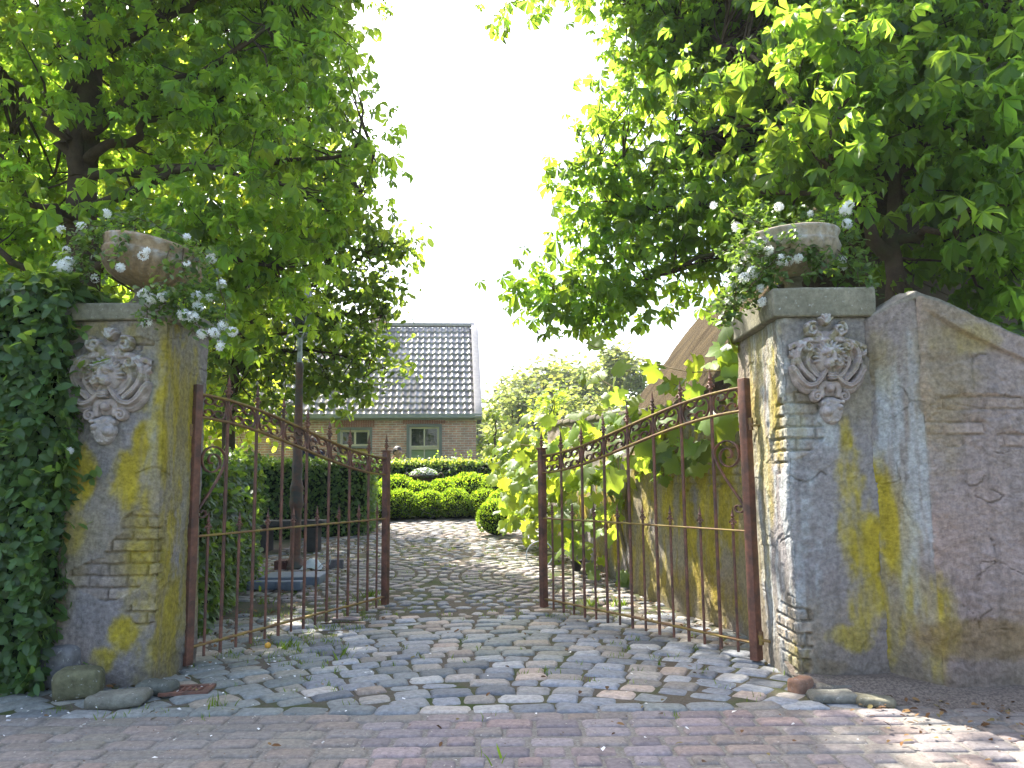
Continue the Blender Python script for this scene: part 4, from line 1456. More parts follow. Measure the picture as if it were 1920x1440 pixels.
# ------------------------------------------------------------------ chestnut behind the wall
B = at(1672, 600, 5.40); base = np.array([B[0], 5.4, 0])
limbs = [([base, (base[0], 5.4, 1.2), at(1670, 560, 5.40), at(1672, 470, 5.40), at(1682, 380, 5.40), at(1692, 200, 5.50), at(1690, 40, 5.60), at(1690, -200, 5.70)], 0.085, 0.029),
         ([at(1665, 480, 5.40), at(1630, 420, 5.35), at(1590, 380, 5.30), at(1545, 290, 5.22), at(1515, 230, 5.33), at(1440, 130, 5.95), at(1360, 70, 6.83)], 0.054, 0.014),
         ([at(1700, 345, 5.40), at(1720, 300, 5.30), at(1760, 240, 5.20), at(1810, 195, 5.10), at(1880, 120, 5.00)], 0.036, 0.011),
         ([at(1685, 450, 5.40), at(1740, 430, 5.20), at(1800, 410, 5.00), at(1840, 370, 4.90), at(1880, 330, 4.80)], 0.036, 0.010),
         ([at(1620, 410, 5.30), at(1560, 420, 5.20), at(1440, 450, 5.95), at(1330, 490, 7.17), at(1240, 510, 7.50), at(1160, 540, 7.50), at(1060, 540, 7.50), at(1010, 510, 7.50)], 0.032, 0.004),
         ([at(1515, 235, 5.33), at(1430, 230, 6.06), at(1320, 270, 7.18), at(1200, 300, 7.50), at(1120, 290, 7.50)], 0.025, 0.006),
         ([at(1580, 370, 5.30), at(1470, 350, 5.71), at(1340, 380, 7.06), at(1200, 390, 7.50), at(1110, 380, 7.50)], 0.025, 0.006),
         ([at(1440, 130, 5.95), at(1330, 60, 7.07), at(1200, 10, 7.30), at(1050, -40, 7.30), at(940, -20, 7.30)], 0.022, 0.004),
         ([at(1690, 60, 5.60), at(1800, -60, 5.50), at(1900, -160, 5.40)], 0.036, 0.014),
         ([at(1560, 300, 5.20), at(1580, 200, 5.10), at(1600, 120, 5.00), at(1640, 20, 5.00)], 0.025, 0.010)]


def barn_in(p):
    return (p[:, 0] > 1.6) & (p[:, 1] > 6.0) & (p[:, 1] < 14.8) & (p[:, 2] < 2.25 + 1.19 * (p[:, 0] - 1.75))


bl = px_blobs([(1005, 545, 7.4, .20, 1.6), (1060, 580, 7.4, .18, 1.6), (1120, 570, 7.4, .2, 1.3), (1180, 565, 7.4, .18, 1.3), (1600, 240, 5.0, .26), (1740, 190, 5.0, .32), (1480, 240, 5.2, .26), (1850, 330, 4.9, .26), (1560, 390, 5.0, .13), (1720, 330, 5.0, .18), (1640, 120, 5.0, .3), (1850, 180, 4.9, .3), (1560, 60, 5.1, .3), (1900, 450, 4.9, .22), (1260, 60, 7.50, 0.688), (1200, 160, 7.50, 0.525), (1130, 265, 7.50, 0.338), (1100, 345, 7.50, 0.325), (1200, 330, 7.50, 0.562), (1180, 430, 7.50, 0.425), (1100, 525, 7.50, 0.300), (1035, 545, 7.50, 0.200), (1170, 535, 7.50, 0.275), (1280, 500, 7.50, 0.300), (1085, 430, 7.50, 0.188),
               (1320, 410, 7.25, 0.614), (1380, 250, 7.50, 0.90), (1420, 80, 7.40, 0.95), (1560, 150, 7.20, 0.85), (1330, 170, 5.9, .3), (1470, 330, 5.7, .22), (1500, 60, 5.6, .3), (1720, 100, 7.0, .85), (1850, 150, 5.6, .8), (1600, 320, 6.9, .5), (1770, 330, 5.6, .5), (1650, 210, 5.5, .3), (1570, 300, 5.5, .22), (1680, 20, 5.5, .4),
               (1880, 380, 5.50, 0.550), (1790, 470, 5.40, 0.360), (1890, 540, 5.40, 0.360), (1450, 390, 6.28, 0.447), (1700, -150, 6.00, 1.200), (1400, -110, 6.75, 0.900), (1150, -15, 7.50, 0.275), (955, 5, 7.30, 0.151), (1040, -5, 7.30, 0.201),
               (1600, 100, 9, 1.6, 1.2), (1850, 150, 9, 1.8, 1.2), (1800, -250, 8.5, 2.0, 1.2), (1450, -200, 8.5, 1.4, 1.2), (1750, 420, 8.2, .9, 1.3), (1500, 220, 7.30, 0.900, 1.1), (1750, 250, 7.40, 1.200, 1.2), (1650, 40, 7.60, 1.200, 1.1), (1900, 300, 7.00, 1.100, 1.2), (1900, 50, 7.00, 1.200), (1960, 480, 6.60, 0.700, 1.2), (1560, 480, 6.90, 0.350), (1820, 420, 7.20, 0.800, 1.2), (2100, 200, 7.00, 1.400), (1380, 480, 7.20, 0.343)])
tree('chestnut_tree', base, limbs, bl, 37, PALM, .132, M['chestnut_dark'], 'horse chestnut growing behind the sloping wall, its low branch reaching over the open gate', 'tree', 'horse chestnut trees', per=6, spread=.16, twigs=.4, cull=barn_in)

# ------------------------------------------------------------------ darker small-leaved tree behind the lamp post
B = G(428, 960); base = np.array([at(428, 900, 10.5)[0], 10.5, gz(10.5)])
limbs = [([base, at(428, 800, 10.5), at(436, 680, 10.5), at(450, 560, 10.6), at(480, 420, 10.8), at(500, 320, 11), at(510, 160, 11.4), at(520, -40, 11.8)], .10, .03),
         ([at(440, 660, 10.5), at(390, 600, 10.3), at(360, 540, 10.2)], .05, .015),
         ([at(440, 640, 10.5), at(520, 570, 10.7), at(600, 520, 11), at(700, 470, 11), at(760, 450, 11)], .045, .008),
         ([at(436, 700, 10.5), at(500, 660, 10.5), at(560, 650, 10.7), at(640, 660, 11), at(720, 690, 11)], .045, .008),
         ([at(460, 520, 10.6), at(540, 440, 10.8), at(620, 390, 11), at(680, 370, 11)], .04, .008),
         ([at(445, 640, 10.5), at(540, 620, 10.8), at(640, 590, 11), at(720, 590, 11)], .04, .008)]
bl = px_blobs([(620, 440, 11, .62), (700, 450, 11, .36), (755, 450, 11, .22), (680, 540, 11, .48), (640, 620, 11, .55), (715, 640, 11, .28), (560, 560, 11, .7), (600, 710, 11, .42), (665, 705, 11, .32), (500, 680, 10.7, .5), (420, 640, 10.3, .6),
               (580, 430, 11, .6), (735, 690, 11, .16), (520, 760, 10.7, .24), (640, 760, 11, .18), (720, 560, 11, .3), (480, 480, 11, .7), (660, 380, 11.2, .35), (430, 770, 10.3, .25), (700, 740, 11, .12), (540, 60, 11.8, .95), (600, 200, 11.3, .6), (640, 310, 11.2, .5), (500, -80, 12, 1.2), (470, 220, 12, 1.0), (560, 320, 11.4, .7), (750, 470, 11, .2), (770, 440, 11, .12), (745, 540, 11, .18), (760, 690, 11, .12)])  # high clumps hidden behind the chestnut are added to shade the driveway
tree('lime_tree', base, limbs, bl, 70, SIMPLE, .115, M['small_leaf'], 'slim dark small-leaved tree behind the lamp post, overlapping the house roof', 'tree', None, per=9, spread=.13, twigs=.35, flat=.8, droop=.5)


# ------------------------------------------------------------------ background trees
def back_tree(name, x, y, h, r, dens, size, leafm, label, cat, group=None, temps=SIMPLE, crown_z=.62, sq=.8, nb=9, trunk_r=.14, lo=.30):
    g0 = float(gz(y))
    base = np.array([x, y, g0])
    cz = g0 + h * crown_z
    bl = []
    for q in range(nb):
        u = rnd_unit(1)[0]; rr = r * (.45 + .2 * rng.random())
        bl.append((x + u[0] * r * .55, y + u[1] * r * .55, cz + u[2] * (h * (1 - lo) * .5 - rr * sq * .8), rr, rr, rr * sq))
    limbs = [([base, base + (0.05, 0, h * .25), base + (-.05, 0, h * .5), base + (.05, 0, h * .85)], trunk_r, trunk_r * .25)]
    for b in bl[:6]:
        limbs.append(([base + (0, 0, h * (.25 + .3 * rng.random())), (np.array(b[:3]) + base + (0, 0, h * .5)) / 2, b[:3]], trunk_r * .5, trunk_r * .12))
    return tree(name, base, limbs, bl, dens, temps, size, leafm, label, cat, group, per=8, spread=r * .08 + .05, twigs=.15, flat=.9, droop=.3, trunk_n=8)


back_tree('broadleaf_tree', -8.6, 14.5, 9.5, 3.0, 22, .19, M['back_leaf'], 'bright backlit broadleaf tree far behind the forked chestnut trunk', 'tree', 'sunlit trees behind the hedges', nb=14, lo=.12, crown_z=.55)
back_tree('broadleaf_tree', -6.6, 16.0, 11.5, 2.6, 20, .18, M['back_leaf'], 'backlit yellow green tree seen between the tilted urn and the lamp post', 'tree', 'sunlit trees behind the hedges', nb=12, lo=.12, crown_z=.55)
back_tree('broadleaf_tree', -12.5, 13.0, 10.0, 3.0, 16, .2, M['back_leaf'], 'pale sunlit broadleaf tree at the far edge behind the front hedge', 'tree', 'sunlit trees behind the hedges', nb=12, lo=.12, crown_z=.55)
p = at(1040, 760, 46); back_tree('oak_tree', p[0], 46, 7.3, 3.7, 16, .34, M['far_leaf'], 'round domed oak on the skyline beyond the house gable', 'tree', 'trees on the skyline', nb=16, sq=.75, lo=.2, crown_z=.62, trunk_r=.3)
p = at(960, 760, 34); back_tree('poplar_tree', p[0], 34, 4.9, 1.4, 22, .24, M['far_leaf'], 'grey green tree between the house gable and the domed oak', 'tree', 'trees on the skyline', nb=9, lo=.1, crown_z=.5, trunk_r=.12)
p = at(1165, 720, 38); back_tree('poplar_tree', p[0], 38, 7.5, 1.7, 34, .25, M['far_leaf'], 'tall loose grey green tree beside the thatched roof', 'tree', 'trees on the skyline', nb=12, lo=.1, crown_z=.55, trunk_r=.14)
p = at(1105, 760, 30); back_tree('poplar_tree', p[0], 30, 4.6, 1.5, 22, .2, M['far_leaf'], 'silvery leaved tree in front of the domed oak', 'tree', 'trees on the skyline', nb=10, lo=.1, crown_z=.52, trunk_r=.12)
p = at(1150, 790, 24); back_tree('willow_shrub', p[0], 24, 3.3, 1.5, 26, .12, M['far_leaf'], 'fine leaved pale willow shrub beside the thatched roof', 'shrub', 'shrubs behind the vine', nb=10, lo=.05, crown_z=.5, trunk_r=.06)
p = at(1032, 780, 22); back_tree('ivy_shrub', p[0], 22, 3.5, .75, 40, .13, M['vine_leaf'], 'bright upright ivy covered shrub in front of the silvery tree', 'shrub', 'shrubs behind the vine', nb=9, lo=.02, crown_z=.5, trunk_r=.07)
p = at(928, 800, 21); back_tree('laurel_shrub', p[0], 21.5, 3.1, .62, 44, .12, M['vine_leaf'], 'bright green upright shrub beside the house gable', 'shrub', 'shrubs behind the vine', nb=9, lo=.02, crown_z=.5, trunk_r=.06)
p = at(985, 830, 19); back_tree('laurel_shrub', p[0], 19, 1.9, .8, 44, .12, M['vine_leaf'], 'low bushy shrub behind the vine, left of the ivy covered shrub', 'shrub', 'shrubs behind the vine', nb=8, lo=.0, crown_z=.5, trunk_r=.05)
for q, (x, y, h, r) in enumerate([(-3.5, 60, 7, 5), (16, 55, 9, 5), (26, 60, 10, 6), (-20, 50, 10, 6), (-32, 45, 11, 7), (8, 75, 6.5, 6)]):
    back_tree('field_tree', x, y, h, r, 5, .6, M['far_leaf'], 'distant tree on the far field edge', 'tree', 'distant field trees', nb=9, lo=.05, crown_z=.5, trunk_r=.3)


# ------------------------------------------------------------------ hedges
def hedge(name, quad, h, z0f, size, dens, label, leafm, group=None, temps=SIMPLE, bump=.08, topmix=None, sides=(1, 1, 1, 1), sprig=0):
    """quad: 4 ground corners counter-clockwise; leaves over its faces and top, a dark solid core standing in for the shaded inside"""
    quad = [np.array(q, float) for q in quad]
    c = sum(quad) / 4
    t = empty(name, (c[0], c[1], float(z0f(c[1]))), 0, label, 'hedge', group)
    off = np.array(t.location)
    P = []; Nn = []
    for e in range(4):
        if not sides[e]: continue
        a, b = quad[e], quad[(e + 1) % 4]; L = np.linalg.norm(b - a); d = (b - a) / L; nn = np.array([d[1], -d[0], .12])
        n = int(L * h * dens)
        u = rng.random(n) * L; z = rng.random(n) * h
        w = bump * (fbm2(u * 2.2 + e * 9, z * 2.2, 5, 3) - .5) * 2.4 + np.abs(rng.normal(0, .03, n)) - .03
        xy = a + d * u[:, None] + nn[:2] * w[:, None]
        P.append(np.column_stack([xy, z0f(xy[:, 1]) + z])); Nn.append(np.tile(nn, (n, 1)))
    A, Bq, Cq, Dq = quad
    L1 = np.linalg.norm(Bq - A); L2 = np.linalg.norm(Dq - A)
    n = int(L1 * L2 * dens * 1.1)
    u, v = rng.random(n)[:, None], rng.random(n)[:, None]
    xy = A * (1 - u) * (1 - v) + Bq * u * (1 - v) + Cq * u * v + Dq * (1 - u) * v
    w = bump * (fbm2(xy[:, 0] * 2.2, xy[:, 1] * 2.2, 15, 3) - .5) * 2.2 + np.abs(rng.normal(0, .035, n))
    P.append(np.column_stack([xy, z0f(xy[:, 1]) + h + w])); Nn.append(np.tile([0, 0, 1.], (n, 1)))
    k_top = n
    P = np.concatenate(P); Nn = np.concatenate(Nn); n = len(P)
    r_ = rnd_unit(n)
    up = Nn + r_ * .55
    d = r_ + np.array([0, 0, -.35]) + Nn * .25
    R = rots(d, up)
    cl = leaf_cols(n, .28, .12)
    if topmix is not None:
        m = np.zeros(n, bool); m[-k_top:] = rng.random(k_top) < .5
        cl[m] = cl[m] * np.array(topmix)
    mb = MB(); scatter(mb, temps, P - off, R, size * (1 + .25 * rng.normal(size=n)).clip(.5, 1.7), cl)
    if sprig:
        # loose shoots standing off the face
        for q in range(sprig):
            k = rng.integers(0, n)
            p0 = P[k] - off; dr = Nn[k] * np.array([1, 1, 1]) + rnd_unit(1)[0] * .5; dr /= np.linalg.norm(dr)
            m_ = 6
            pts = p0 + dr * (np.linspace(0, .16 + .1 * rng.random(), m_))[:, None] + np.array([0, 0, -.05]) * (np.linspace(0, 1, m_) ** 2)[:, None]
            dd = np.tile(dr, (m_, 1)) + rng.normal(0, .6, (m_, 3))
            scatter(mb, temps, pts, rots(dd, np.tile([0, 0, 1.], (m_, 1)) + rng.normal(0, .4, (m_, 3))), np.full(m_, size * 1.05), leaf_cols(m_, .2, .25) * 1.25)
    mb.build('foliage', leafm, t)
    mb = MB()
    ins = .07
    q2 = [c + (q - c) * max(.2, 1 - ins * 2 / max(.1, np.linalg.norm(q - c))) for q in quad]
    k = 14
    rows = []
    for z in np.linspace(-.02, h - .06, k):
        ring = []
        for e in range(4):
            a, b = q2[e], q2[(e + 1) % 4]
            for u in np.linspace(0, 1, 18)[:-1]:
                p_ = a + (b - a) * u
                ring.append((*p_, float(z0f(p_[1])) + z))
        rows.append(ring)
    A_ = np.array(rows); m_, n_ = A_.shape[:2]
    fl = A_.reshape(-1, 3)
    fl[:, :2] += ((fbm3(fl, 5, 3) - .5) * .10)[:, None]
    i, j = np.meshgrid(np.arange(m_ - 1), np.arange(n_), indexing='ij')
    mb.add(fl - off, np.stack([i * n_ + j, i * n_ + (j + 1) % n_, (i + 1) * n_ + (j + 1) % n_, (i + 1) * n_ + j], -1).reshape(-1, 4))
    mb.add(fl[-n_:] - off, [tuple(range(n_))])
    mb.build('stems_or_shade_core', M['core'], t)  # solid dark filler blocking see-through, inner shade put into its colour
    return t


zf0 = lambda y: np.zeros_like(np.asarray(y, float))
TOPZ = at(90, 522, 4.35)[2]
hedge('front_hedge', [(-5.2, 4.42), (-2.62, 4.42), (-2.60, 4.95), (-5.2, 5.1)], TOPZ - .03, zf0, .07, 2300, 'tall dark hornbeam hedge growing against the pillar with the tilted urn', M['hedge_leaf'], sprig=110, bump=.09, sides=(1, 1, 0, 0))
hq = [np.array(G(368, 1195)[:2]), np.array(G(480, 1085)[:2])]
hedge('side_hedge', [hq[0], hq[1], hq[1] + np.array([-1.1, .3]), hq[0] + np.array([-1.1, 0])], 1.30, gz, .07, 1300, 'clipped hedge running back behind the gate leaf next to the lamp post', M['hedge_leaf'], bump=.07, sides=(1, 1, 0, 1), sprig=50)
a_, b_ = G(500, 1022)[:2], G(690, 1003)[:2]
hedge('back_hedge', [a_ - np.array([1.6, -.1]), b_, b_ + np.array([-.1, 1.3]), a_ + np.array([-1.6, 1.2])], 1.17, gz, .06, 1100, 'dark clipped hedge behind the lamp post and stone bench', M['hedge_leaf'], bump=.05, sides=(1, 1, 0, 0))
p = at(720, 866, 16.6); p2 = at(1000, 866, 16.6)
hedge('flowering_hedge', [(p[0] - .9, 16.5), (p2[0] + .5, 16.5), (p2[0] + .5, 17.1), (p[0] - .9, 17.1)], p[2] - .4 - .02, gz, .065, 900, 'pale tipped low hedge between the box balls and the brick house', M['hedge_leaf'], bump=.05, topmix=(3.2, 2.2, 2.4), sprig=60)

# ------------------------------------------------------------------ box balls
def box_ball_mesh(name, seed):
    mb = MB()
    n = 3600
    u = rnd_unit(n); u = u[u[:, 2] > -.75]; n = len(u)
    r = .5 * (1 + .16 * (fbm3(u, 3.5, seed) - .5) * 2 + .05 * (fbm3(u, 8, seed + 2) - .5) * 2 + .025 * rng.normal(size=n))
    P = u * r[:, None] * np.array([1, 1, .92])
    d = u * 1.0 + rnd_unit(n) * .75 + np.array([0, 0, .35])
    R = rots(d, u + rnd_unit(n) * .9)
    scatter(mb, SIMPLE, P, R, .045 * (1 + .3 * rng.normal(size=n)).clip(.5, 1.8), leaf_cols(n, .25, .15))
    return mb.mesh(name, M['box_leaf'])


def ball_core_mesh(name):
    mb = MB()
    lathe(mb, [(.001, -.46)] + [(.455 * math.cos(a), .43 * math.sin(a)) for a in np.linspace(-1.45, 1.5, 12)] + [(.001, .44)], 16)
    return mb.mesh(name, M['core'])  # near-black ball within the leaves, standing in for inner shade


bm_ = [box_ball_mesh('foliage', q) for q in range(3)]
bcore = ball_core_mesh('stems_or_shade_core')
balls = []
rows_ = [  # (px centre, y of the base, Y, diameter)
    (752, 15.2, .64, ''), (805, 15.3, .60, ''), (853, 15.25, .64, ''), (908, 15.3, .62, ''), (702, 15.1, .66, ''), (672, 14.8, .6, ''),
    (742, 15.85, .92, 'b'), (788, 15.8, .78, ''), (832, 15.85, .84, ''), (880, 15.85, .95, ''), (935, 15.75, .92, ''), (690, 15.7, .85, '')]
lab = ['clipped box ball in the front row just right of the gate latch post', 'small round box ball in the front row below the planter', 'round box ball in the front row, right of the one below the planter', 'box ball closing the front row before the vine',
       'box ball seen between the gate bars beside the latch post', 'box ball seen through the gate at the end of the dark hedge',
       'tall box ball of the back row left of the planter', 'back row box ball just under the planter', 'wide back row box ball just right of the planter', 'broad back row box ball under the gable corner', 'large back row box ball against the vine', 'back row box ball seen through the gate scrolls']
for q, (px, Y, dm, _) in enumerate(rows_):
    x = at(px, 940, Y)[0]
    zb = float(gz(Y))
    t = empty('box_ball', (x, Y, zb + dm * .43), rng.random() * 6, lab[q], 'clipped shrub', 'clipped box balls')
    t.scale = (dm * 1.02, dm * 1.02, dm * 1.0)
    o = bpy.data.objects.new('foliage', bm_[q % 3]); COL.objects.link(o); o.parent = t
    o = bpy.data.objects.new('stems_or_shade_core', bcore); COL.objects.link(o); o.parent = t
for px, py, dm, lb in ((932, 1003, .62, 'separate round box ball on the edge of the cobbles in front of the vine'), (950, 985, .72, 'box ball tucked behind the separate one on the cobble edge')):
    g_ = G(px, py)
    t = empty('box_ball', (g_[0], g_[1], g_[2] + dm * .43), 2., lb, 'clipped shrub', 'clipped box balls')
    t.scale = (dm, dm, dm)
    o = bpy.data.objects.new('foliage', bm_[1]); COL.objects.link(o); o.parent = t
    o = bpy.data.objects.new('stems_or_shade_core', bcore); COL.objects.link(o); o.parent = t

# ------------------------------------------------------------------ planter before the flowering hedge
pp = at(795, 893, 16.2); g0 = float(gz(16.2))
t = empty('planter_urn', (pp[0], 16.2, g0), 0, 'dark cast urn planter with two side handles standing among the box balls', 'planter')
zr = pp[2] - g0
mb = MB()
lathe(mb, [(0, 0), (.2, 0), (.2, zr - .38), (.12, zr - .36), (.1, zr - .26), (.14, zr - .2), (.2, zr - .12), (.23, zr - .03), (.31, zr), (.31, zr + .03), (.28, zr + .02), (.22, zr - .05), (0, zr - .06)], 28)
mb.build('bowl', M['lamp_iron'], t)
for s in (-1, 1):
    mb = MB(); tube(mb, [(s * .2, 0, zr - .13), (s * .3, 0, zr - .15), (s * .39, 0, zr - .08), (s * .40, 0, zr + .02), (s * .35, 0, zr + .07), (s * .30, 0, zr + .02)], .018, 6); mb.build('handle', M['lamp_iron'], t)
t = empty('planter_flowers', (pp[0], 16.2, pp[2]), 0, 'mound of small white flowers filling the dark urn planter', 'flowers')
mb = MB(); n = 900
u = rnd_unit(n); u[:, 2] = np.abs(u[:, 2]); P = u * np.array([.27, .27, .15]) * (.8 + .25 * rng.random((n, 1)))
scatter(mb, SIMPLE, P, rots(rnd_unit(n), u + .4 * rnd_unit(n)), np.full(n, .06), leaf_cols(n)); mb.build('foliage', M['jasmine_leaf'], t)
mb = MB(); n = 500
u = rnd_unit(n); u[:, 2] = np.abs(u[:, 2]); P = u * np.array([.29, .29, .17])
scatter(mb, BLADE, P, rots(rnd_unit(n), u + .4 * rnd_unit(n)), np.full(n, .04), np.ones((n, 3))); mb.build('blossom', M['petal'], t)

# ------------------------------------------------------------------ white flowering climbers in the urns
def flower_cluster(mb, c, r, n):
    u = rnd_unit(n); P = c + u * r * (.6 + .4 * rng.random((n, 1)))
    # five-petalled stars
    a = np.arange(5) * 2 * PI / 5
    v = [[0, 0, 0]]
    for q in a:
        v += [[.55 * math.cos(q - .42), .55 * math.sin(q - .42), .06], [math.cos(q), math.sin(q), .12], [.55 * math.cos(q + .42), .55 * math.sin(q + .42), .06]]
    f = []
    for q in range(5):
        f.append([0, 1 + 3 * q, 2 + 3 * q, 3 + 3 * q])
    tp = [(np.array(v), np.array(f))]
    scatter(mb, tp, P, rots(np.cross(u, rnd_unit(n)) + 1e-3, u), np.full(n, .019) * (1 + .15 * rng.normal(size=n)).clip(.7, 1.3), np.ones((n, 3)))


def climber(loc, Y, clusters, strands, blobs, label, dens):
    t = empty('white_climber', loc, 0, label, 'flowering climber', 'white flowering climbers in the urns')
    off = np.array(loc)
    ms = MB(); ml = MB(); mf = MB()
    LP = []; LD = []
    for st in strands:
        P = np.array([at(px, py, y) for px, py, y in st])
        tt = np.linspace(0, len(P) - 1, 14)
        Q = np.stack([np.interp(tt, np.arange(len(P)), P[:, k]) for k in range(3)], -1)
        for _ in range(2): Q[1:-1] = (Q[:-2] + 2 * Q[1:-1] + Q[2:]) / 4
        Q += rng.normal(0, .012, Q.shape)
        tube(ms, Q - off, .0035, 4, cap=False)
        L = np.linalg.norm(np.diff(Q, axis=0), axis=1).sum()
        n = int(L * 150)
        u = rng.random(n) * (len(Q) - 1)
        q = np.stack([np.interp(u, np.arange(len(Q)), Q[:, k]) for k in range(3)], -1)
        LP.append(q + rng.normal(0, .028, (n, 3)))
    P, _ = blob_pts([(*at(px, py, y), r, r * .8, r * .8) for px, py, y, r in blobs], dens, 3)
    LP.append(P)
    P = np.concatenate(LP); n = len(P)
    yaw = rng.random(n) * 2 * PI
    d = np.stack([np.cos(yaw), np.sin(yaw), -.3 + .5 * rng.normal(size=n)], -1)
    scatter(ml, SIMPLE, P - off, rots(d, np.stack([rng.normal(0, .6, n), rng.normal(0, .6, n) - .4, np.ones(n)], -1)), .042 * (1 + .3 * rng.normal(size=n)).clip(.5, 1.7), leaf_cols(n, .25, .2))
    for px, py, y, r in clusters:
        c = at(px, py, y) - off
        flower_cluster(mf, c, r * 1.05, max(12, int(34 * (r / .035) ** 2)))
    ms.build('stems_or_shade_core', M['twig'], t); ml.build('foliage', M['jasmine_leaf'], t); mf.build('blossom', M['petal'], t)
    return t


y = 4.62
climber((ul[0], 4.86, ZTL + .3), 4.8,
        [(118, 500, 4.5, .05), (105, 505, 4.5, .03), (130, 492, 4.55, .035), (200, 400, 4.8, .026), (153, 424, 4.8, .03), (115, 430, 4.8, .024), (226, 502, 4.5, .028), (268, 480, 4.45, .026), (275, 470, 4.45, .016), (270, 552, 4.4, .035), (285, 560, 4.4, .028),
         (305, 556, 4.4, .03), (345, 590, 4.4, .034), (362, 594, 4.4, .034), (372, 575, 4.45, .03), (396, 485, 4.6, .03), (416, 532, 4.55, .028), (369, 555, 4.5, .028), (393, 558, 4.5, .02), (378, 627, 4.4, .028), (402, 623, 4.4, .032), (418, 610, 4.45, .03),
         (436, 622, 4.45, .028), (412, 648, 4.4, .026), (275, 605, 4.4, .026), (350, 445, 4.8, .02), (124, 470, 4.6, .024), (350, 493, 4.5, .018), (131, 845, 4.45, .012), (178, 522, 4.6, .025)],
        [[(230, 425, 4.85), (180, 415, 4.8), (140, 440, 4.7), (115, 500, 4.5)], [(220, 430, 4.8), (170, 450, 4.65), (150, 490, 4.55), (170, 530, 4.55)], [(260, 430, 4.7), (225, 460, 4.5), (205, 490, 4.5)],
         [(320, 460, 4.7), (310, 520, 4.5), (290, 545, 4.4), (270, 560, 4.4), (275, 605, 4.4)], [(340, 470, 4.7), (350, 530, 4.5), (355, 590, 4.42), (380, 625, 4.4)], [(350, 470, 4.8), (390, 520, 4.6), (400, 580, 4.5), (410, 640, 4.42)],
         [(340, 460, 4.8), (380, 470, 4.65), (410, 520, 4.55), (425, 610, 4.45)], [(300, 545, 4.45), (330, 560, 4.42), (370, 580, 4.42)], [(240, 420, 4.9), (260, 410, 4.9), (340, 440, 4.9)], [(310, 540, 4.45), (300, 580, 4.42), (290, 600, 4.4)]],
        [(165, 450, 4.7, .12), (150, 500, 4.6, .10), (330, 555, 4.45, .12), (370, 540, 4.55, .12), (230, 415, 4.9, .10), (390, 590, 4.5, .10), (200, 440, 4.7, .08), (340, 590, 4.45, .08)],
        'white flowering climber spilling from the tilted brown urn', 2400)
climber((ur[0] + .1, 4.78, ZTR + .3), 4.8,
        [(1585, 395, 4.7, .04), (1592, 385, 4.7, .03), (1588, 420, 4.7, .03), (1460, 388, 4.7, .028), (1338, 385, 4.9, .024), (1380, 425, 4.7, .028), (1430, 456, 4.6, .04), (1410, 462, 4.6, .03), (1400, 490, 4.6, .04), (1385, 505, 4.6, .034), (1435, 490, 4.55, .03),
         (1465, 488, 4.5, .036), (1478, 490, 4.5, .03), (1497, 484, 4.5, .028), (1370, 536, 4.6, .032), (1390, 560, 4.6, .026), (1580, 488, 4.6, .022), (1580, 500, 4.6, .024), (1629, 545, 4.5, .03), (1430, 566, 4.5, .026), (1366, 562, 4.6, .022), (1520, 400, 4.8, .015), (1420, 470, 4.6, .03), (1412, 510, 4.5, .035), (1440, 470, 4.5, .028), (1395, 520, 4.5, .03), (1425, 540, 4.5, .026), (1360, 590, 4.6, .02)],
        [[(1480, 430, 4.8), (1440, 420, 4.7), (1400, 470, 4.6), (1385, 540, 4.55), (1375, 600, 4.55)], [(1500, 420, 4.7), (1480, 470, 4.5), (1440, 500, 4.5), (1400, 550, 4.5)], [(1520, 430, 4.8), (1560, 400, 4.75), (1590, 400, 4.7)], [(1540, 440, 4.7), (1580, 480, 4.6), (1610, 520, 4.5), (1640, 560, 4.45)],
         [(1500, 440, 4.6), (1530, 480, 4.5), (1570, 510, 4.5)], [(1460, 440, 4.8), (1410, 410, 4.8), (1350, 390, 4.9)], [(1420, 480, 4.6), (1380, 500, 4.6), (1360, 580, 4.6), (1350, 610, 4.6)], [(1560, 430, 4.75), (1600, 460, 4.65), (1620, 520, 4.55)]],
        [(1410, 500, 4.6, .17), (1395, 555, 4.6, .15), (1360, 560, 4.7, .12), (1450, 470, 4.55, .10), (1440, 520, 4.5, .12), (1480, 440, 4.45, .07), (1535, 485, 4.5, .10), (1400, 450, 4.5, .12), (1520, 510, 4.5, .07), (1540, 420, 4.8, .12), (1430, 400, 4.9, .12), (1600, 450, 4.8, .1), (1370, 470, 4.8, .1), (1345, 600, 4.8, .07), (1560, 450, 4.7, .13), (1590, 510, 4.6, .13), (1440, 440, 4.75, .10), (1530, 430, 4.65, .08), (1370, 580, 4.6, .08), (1620, 500, 4.7, .10), (1500, 400, 4.9, .10), (1510, 470, 4.5, .07)],
        'white flowering climber spilling from the pale urn above the gate', 2700)

